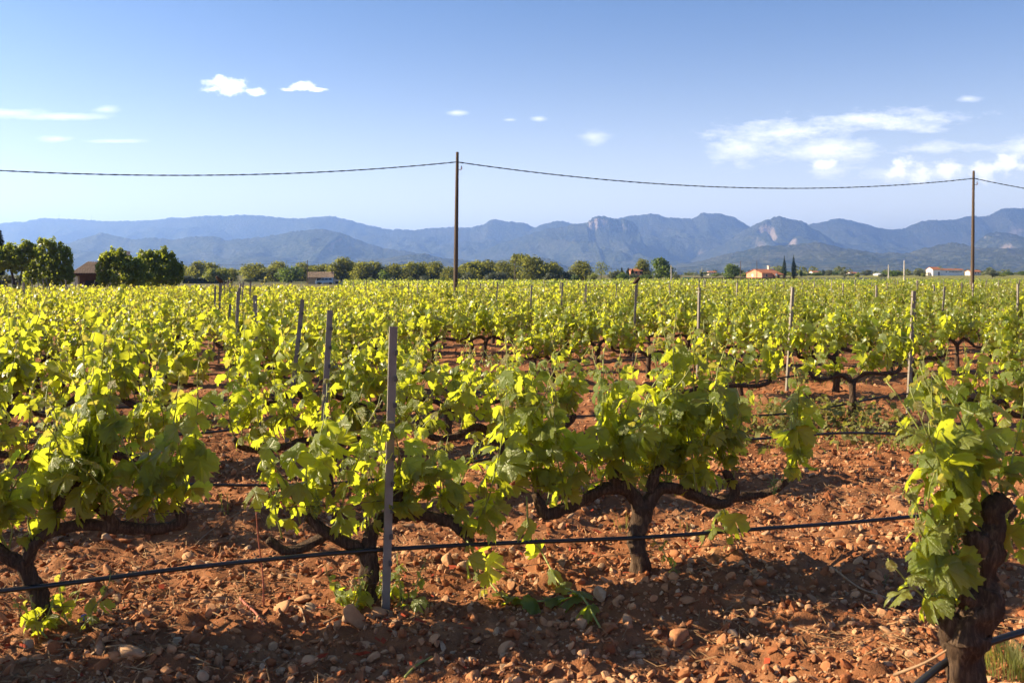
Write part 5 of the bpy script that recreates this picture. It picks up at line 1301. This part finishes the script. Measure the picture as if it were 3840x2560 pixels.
# ------------------------------------------------------------------ utility poles and cables
def pole(pxb, pxt, top, d, r, label, mat, insul=True, zt=None):
    x0, x1 = px(pxb, d), px(pxt, d); zb = float(terrain(x0, d)); zt = pz(top, d); root = empty('utility_pole', (x0, d, zb)); tag(root, label, 'pole', 'utility poles')
    mb = MB(); H = zt - zb; tube(mb, [(0, 0, -.4), ((x1 - x0) * .33, 0, H * .33), ((x1 - x0) * .66, 0, H * .66), (x1 - x0, 0, H)], [r * 1.22, r * 1.12, r * .95, r * .75], 12, 5, .05, 6, (1, 4)); part(mb, 'post', mat, root, True)
    if insul:
        mb = MB(); tube(mb, [((x1 - x0) + r * .7, -.02, H - .62), ((x1 - x0) + r * .7 + .10, -.02, H - .62)], .015, 6); tube(mb, [((x1 - x0) + r * .7 + .10, -.02, H - .60), ((x1 - x0) + r * .7 + .10, -.02, H - .48)], [.03, .02], 8); part(mb, 'insulator', MAT['signwhite'], root, True)
    return Vector((x1, d - r, zt))
pole(1707, 1715, 571, 35, .069, 'tall dark wooden utility pole rising from the middle of the vineyard', MAT['pole'])
pole(3645, 3651, 641, 44, .066, 'tall brown wooden utility pole near the right edge', MAT['pole'])
def strand(a, b, sag, r, turns, n=120):
    a, b = np.array(a), np.array(b); t = np.linspace(0, 1, n)[:, None]; P = a + (b - a) * t; P[:, 2] -= (4 * sag * t * (1 - t))[:, 0]; out = []
    D = (b - a) / np.linalg.norm(b - a); s = np.cross(D, (0, 0, 1)); s /= np.linalg.norm(s); u = np.cross(s, D); ph = t[:, 0] * turns * 2 * np.pi
    for k in (0, np.pi): out.append(P + (np.cos(ph + k)[:, None] * s + np.sin(ph + k)[:, None] * u) * r * .9)
    return out
def cable(label, a, b, sag, r=.013, turns=34):
    mb = MB()
    for P in strand(a, b, sag, r, turns): tube(mb, P, r, 5)
    o = link('overhead_cable', mb.mesh('overhead_cable', MAT['cable'])); tag(o, label, 'cable', 'overhead cables')
A_ = (px(1714, 35), 34.9, pz(609, 35)); B_ = (px(3649, 44), 43.9, pz(670, 44)); C_ = (-24.3, 26, 5.35); E_ = (px(3649, 44) + 22.4, 53, 5.9)
cable('twisted black cable from the left edge to the dark wooden pole', C_, A_, .80)
cable('twisted black cable hanging between the two wooden poles', A_, B_, .66)
cable('twisted black cable from the right wooden pole to the right edge', B_, E_, .80)
FP = [(1153, 976, 270, .12, 'pole', 'thin dark utility pole beside the small stone shed'), (1931, 974, 300, .13, 'pole', 'thin dark utility pole before the tree belt right of the big pole'), (2777, 978, 330, .12, 'pole', 'thin utility pole left of the salmon house'), (2838, 978, 400, .12, 'pole', 'thin utility pole in front of the salmon house'), (2914, 994, 410, .09, 'pole', 'thin utility pole at the right end of the salmon house'),
      (2517, 994, 330, .17, 'concrete', 'pale concrete pole right of the large round tree'), (3332, 993, 390, .22, 'concrete', 'pale concrete pole at the end of the long grey wall'), (3391, 977, 320, .24, 'concrete', 'stout pale concrete pole left of the white house'), (2632, 1000, 500, .12, 'concrete', 'small pale pole left of the round bright tree'), (2211, 1002, 352, .24, 'concrete', 'short pale yellow pole at the right end of the tree belt')]
tops = []
for (p, t, d, r, m, lab) in FP: tops.append(pole(p, p, t, d, r, lab, MAT[m], False))
def thin(label, a, b, sag): 
    mb = MB(); t = np.linspace(0, 1, 24)[:, None]; P = np.array(a) + (np.array(b) - np.array(a)) * t; P[:, 2] -= (4 * sag * t * (1 - t))[:, 0]; tube(mb, P, .022, 4)
    o = link('overhead_cable', mb.mesh('overhead_cable', MAT['cable'])); tag(o, label, 'cable', 'overhead cables')
dz = Vector((0, 0, -.35))
thin('thin far cable from the left trees to the pole beside the shed', (px(600, 250), 250, 4.6), tops[0] + dz, .6)
thin('thin far cable along the tree belt left of the big pole', tops[0] + dz, tops[1] + dz, 2.2)
thin('thin far cable from the tree belt to the salmon house', tops[1] + dz, tops[2] + dz, 2.4)
thin('thin far cable right of the salmon house to the concrete pole', tops[2] + dz, (px(3391, 320), 320, pz(990, 320)), 1.6)
def mast(pxx, base, top, label):
    d = 12600; m = d / FPX; x_ = px(pxx, d); z0 = pz(base, d) - 12; z1 = pz(top, d); root = empty('radio_mast', (x_, d - 30, z0)); tag(root, label, 'mast', 'radio masts on the ridge'); H = z1 - z0
    for a in range(3):
        mb = MB(); q = a * 2.094; tube(mb, [(math.cos(q) * 2.6, math.sin(q) * 2.6, 0), (math.cos(q) * .6, math.sin(q) * .6, H)], [.8, .5], 5); part(mb, 'leg', MAT['steel'], root)
    mb = MB()
    for k in range(1, 6): w = 2.6 - 2.0 * k / 6; tube(mb, [(-w, -w * .6, H * k / 6), (w, -w * .6, H * k / 6)], .35, 4)
    part(mb, 'bracing', MAT['steel'], root)
mast(226, 819, 800, 'thin radio mast on the left ridge, left one'); mast(347, 826, 804, 'thin radio mast on the left ridge, right one')
# ------------------------------------------------------------------ birds on stakes
def bird(pos, flip, label):
    root = empty('small_bird', pos, R(15)); root.scale = (flip, 1, 1); tag(root, label, 'bird', 'small birds perched on stakes')
    V, F = ico(2); V = V.copy(); P = V * (.062, .036, .040)
    hd = V * .026; c = .55; P[:, 2] += P[:, 0] * -.55                        # body slopes down to the tail
    P[:, 0] += np.where(V[:, 0] > .3, -.012 * (V[:, 0] - .3), 0)
    mb = MB(); mb.add(P + (0, 0, .062), F)
    mb.add(hd + (-.046, 0, .108), F); part(mb, 'body', MAT['bird'], root, True)
    mb = MB(); mb.add([(.03, -.014, .05), (.03, .014, .05), (.13, -.014, .002), (.13, .014, .002), (.03, 0, .04), (.13, 0, -.004)], [np.array([(0, 2, 3, 1), (0, 4, 5, 2), (4, 1, 3, 5)]), np.array([(0, 1, 4), (2, 5, 3)])]); part(mb, 'tail', MAT['bird'], root)
    mb = MB(); tube(mb, [(-.068, 0, .108), (-.088, 0, .104)], [.006, .001], 6); part(mb, 'beak', MAT['dark'], root)
    for s in (-1, 1): mb = MB(); tube(mb, [(-.005, s * .012, .035), (-.008, s * .012, .0)], .003, 5); part(mb, 'leg', MAT['dark'], root)
def perch(pxx, top, label, flip):
    best = None
    for o in bpy.data.objects:
        if o.name.startswith('vineyard_stake'):
            t = Vector(o.location) + o.rotation_euler.to_matrix() @ Vector((0, .012, 1.28 * o.scale[2])); q = 1920 + t.x / t.y * FPX; v = HOR - (t.z - EYE) / t.y * FPX
            e = abs(q - pxx) * 4 + abs(v - top)
            if best is None or e < best[0]: best = (e, t, q)
    bird(best[1], flip, label)
perch(820, 1102, 'small dark bird perched on a stake at the left', 1); perch(2187, 1096, 'small brown bird perched on a stake right of the big pole', -1); perch(2383, 1097, 'small brown bird perched on a stake in the middle right', -1)
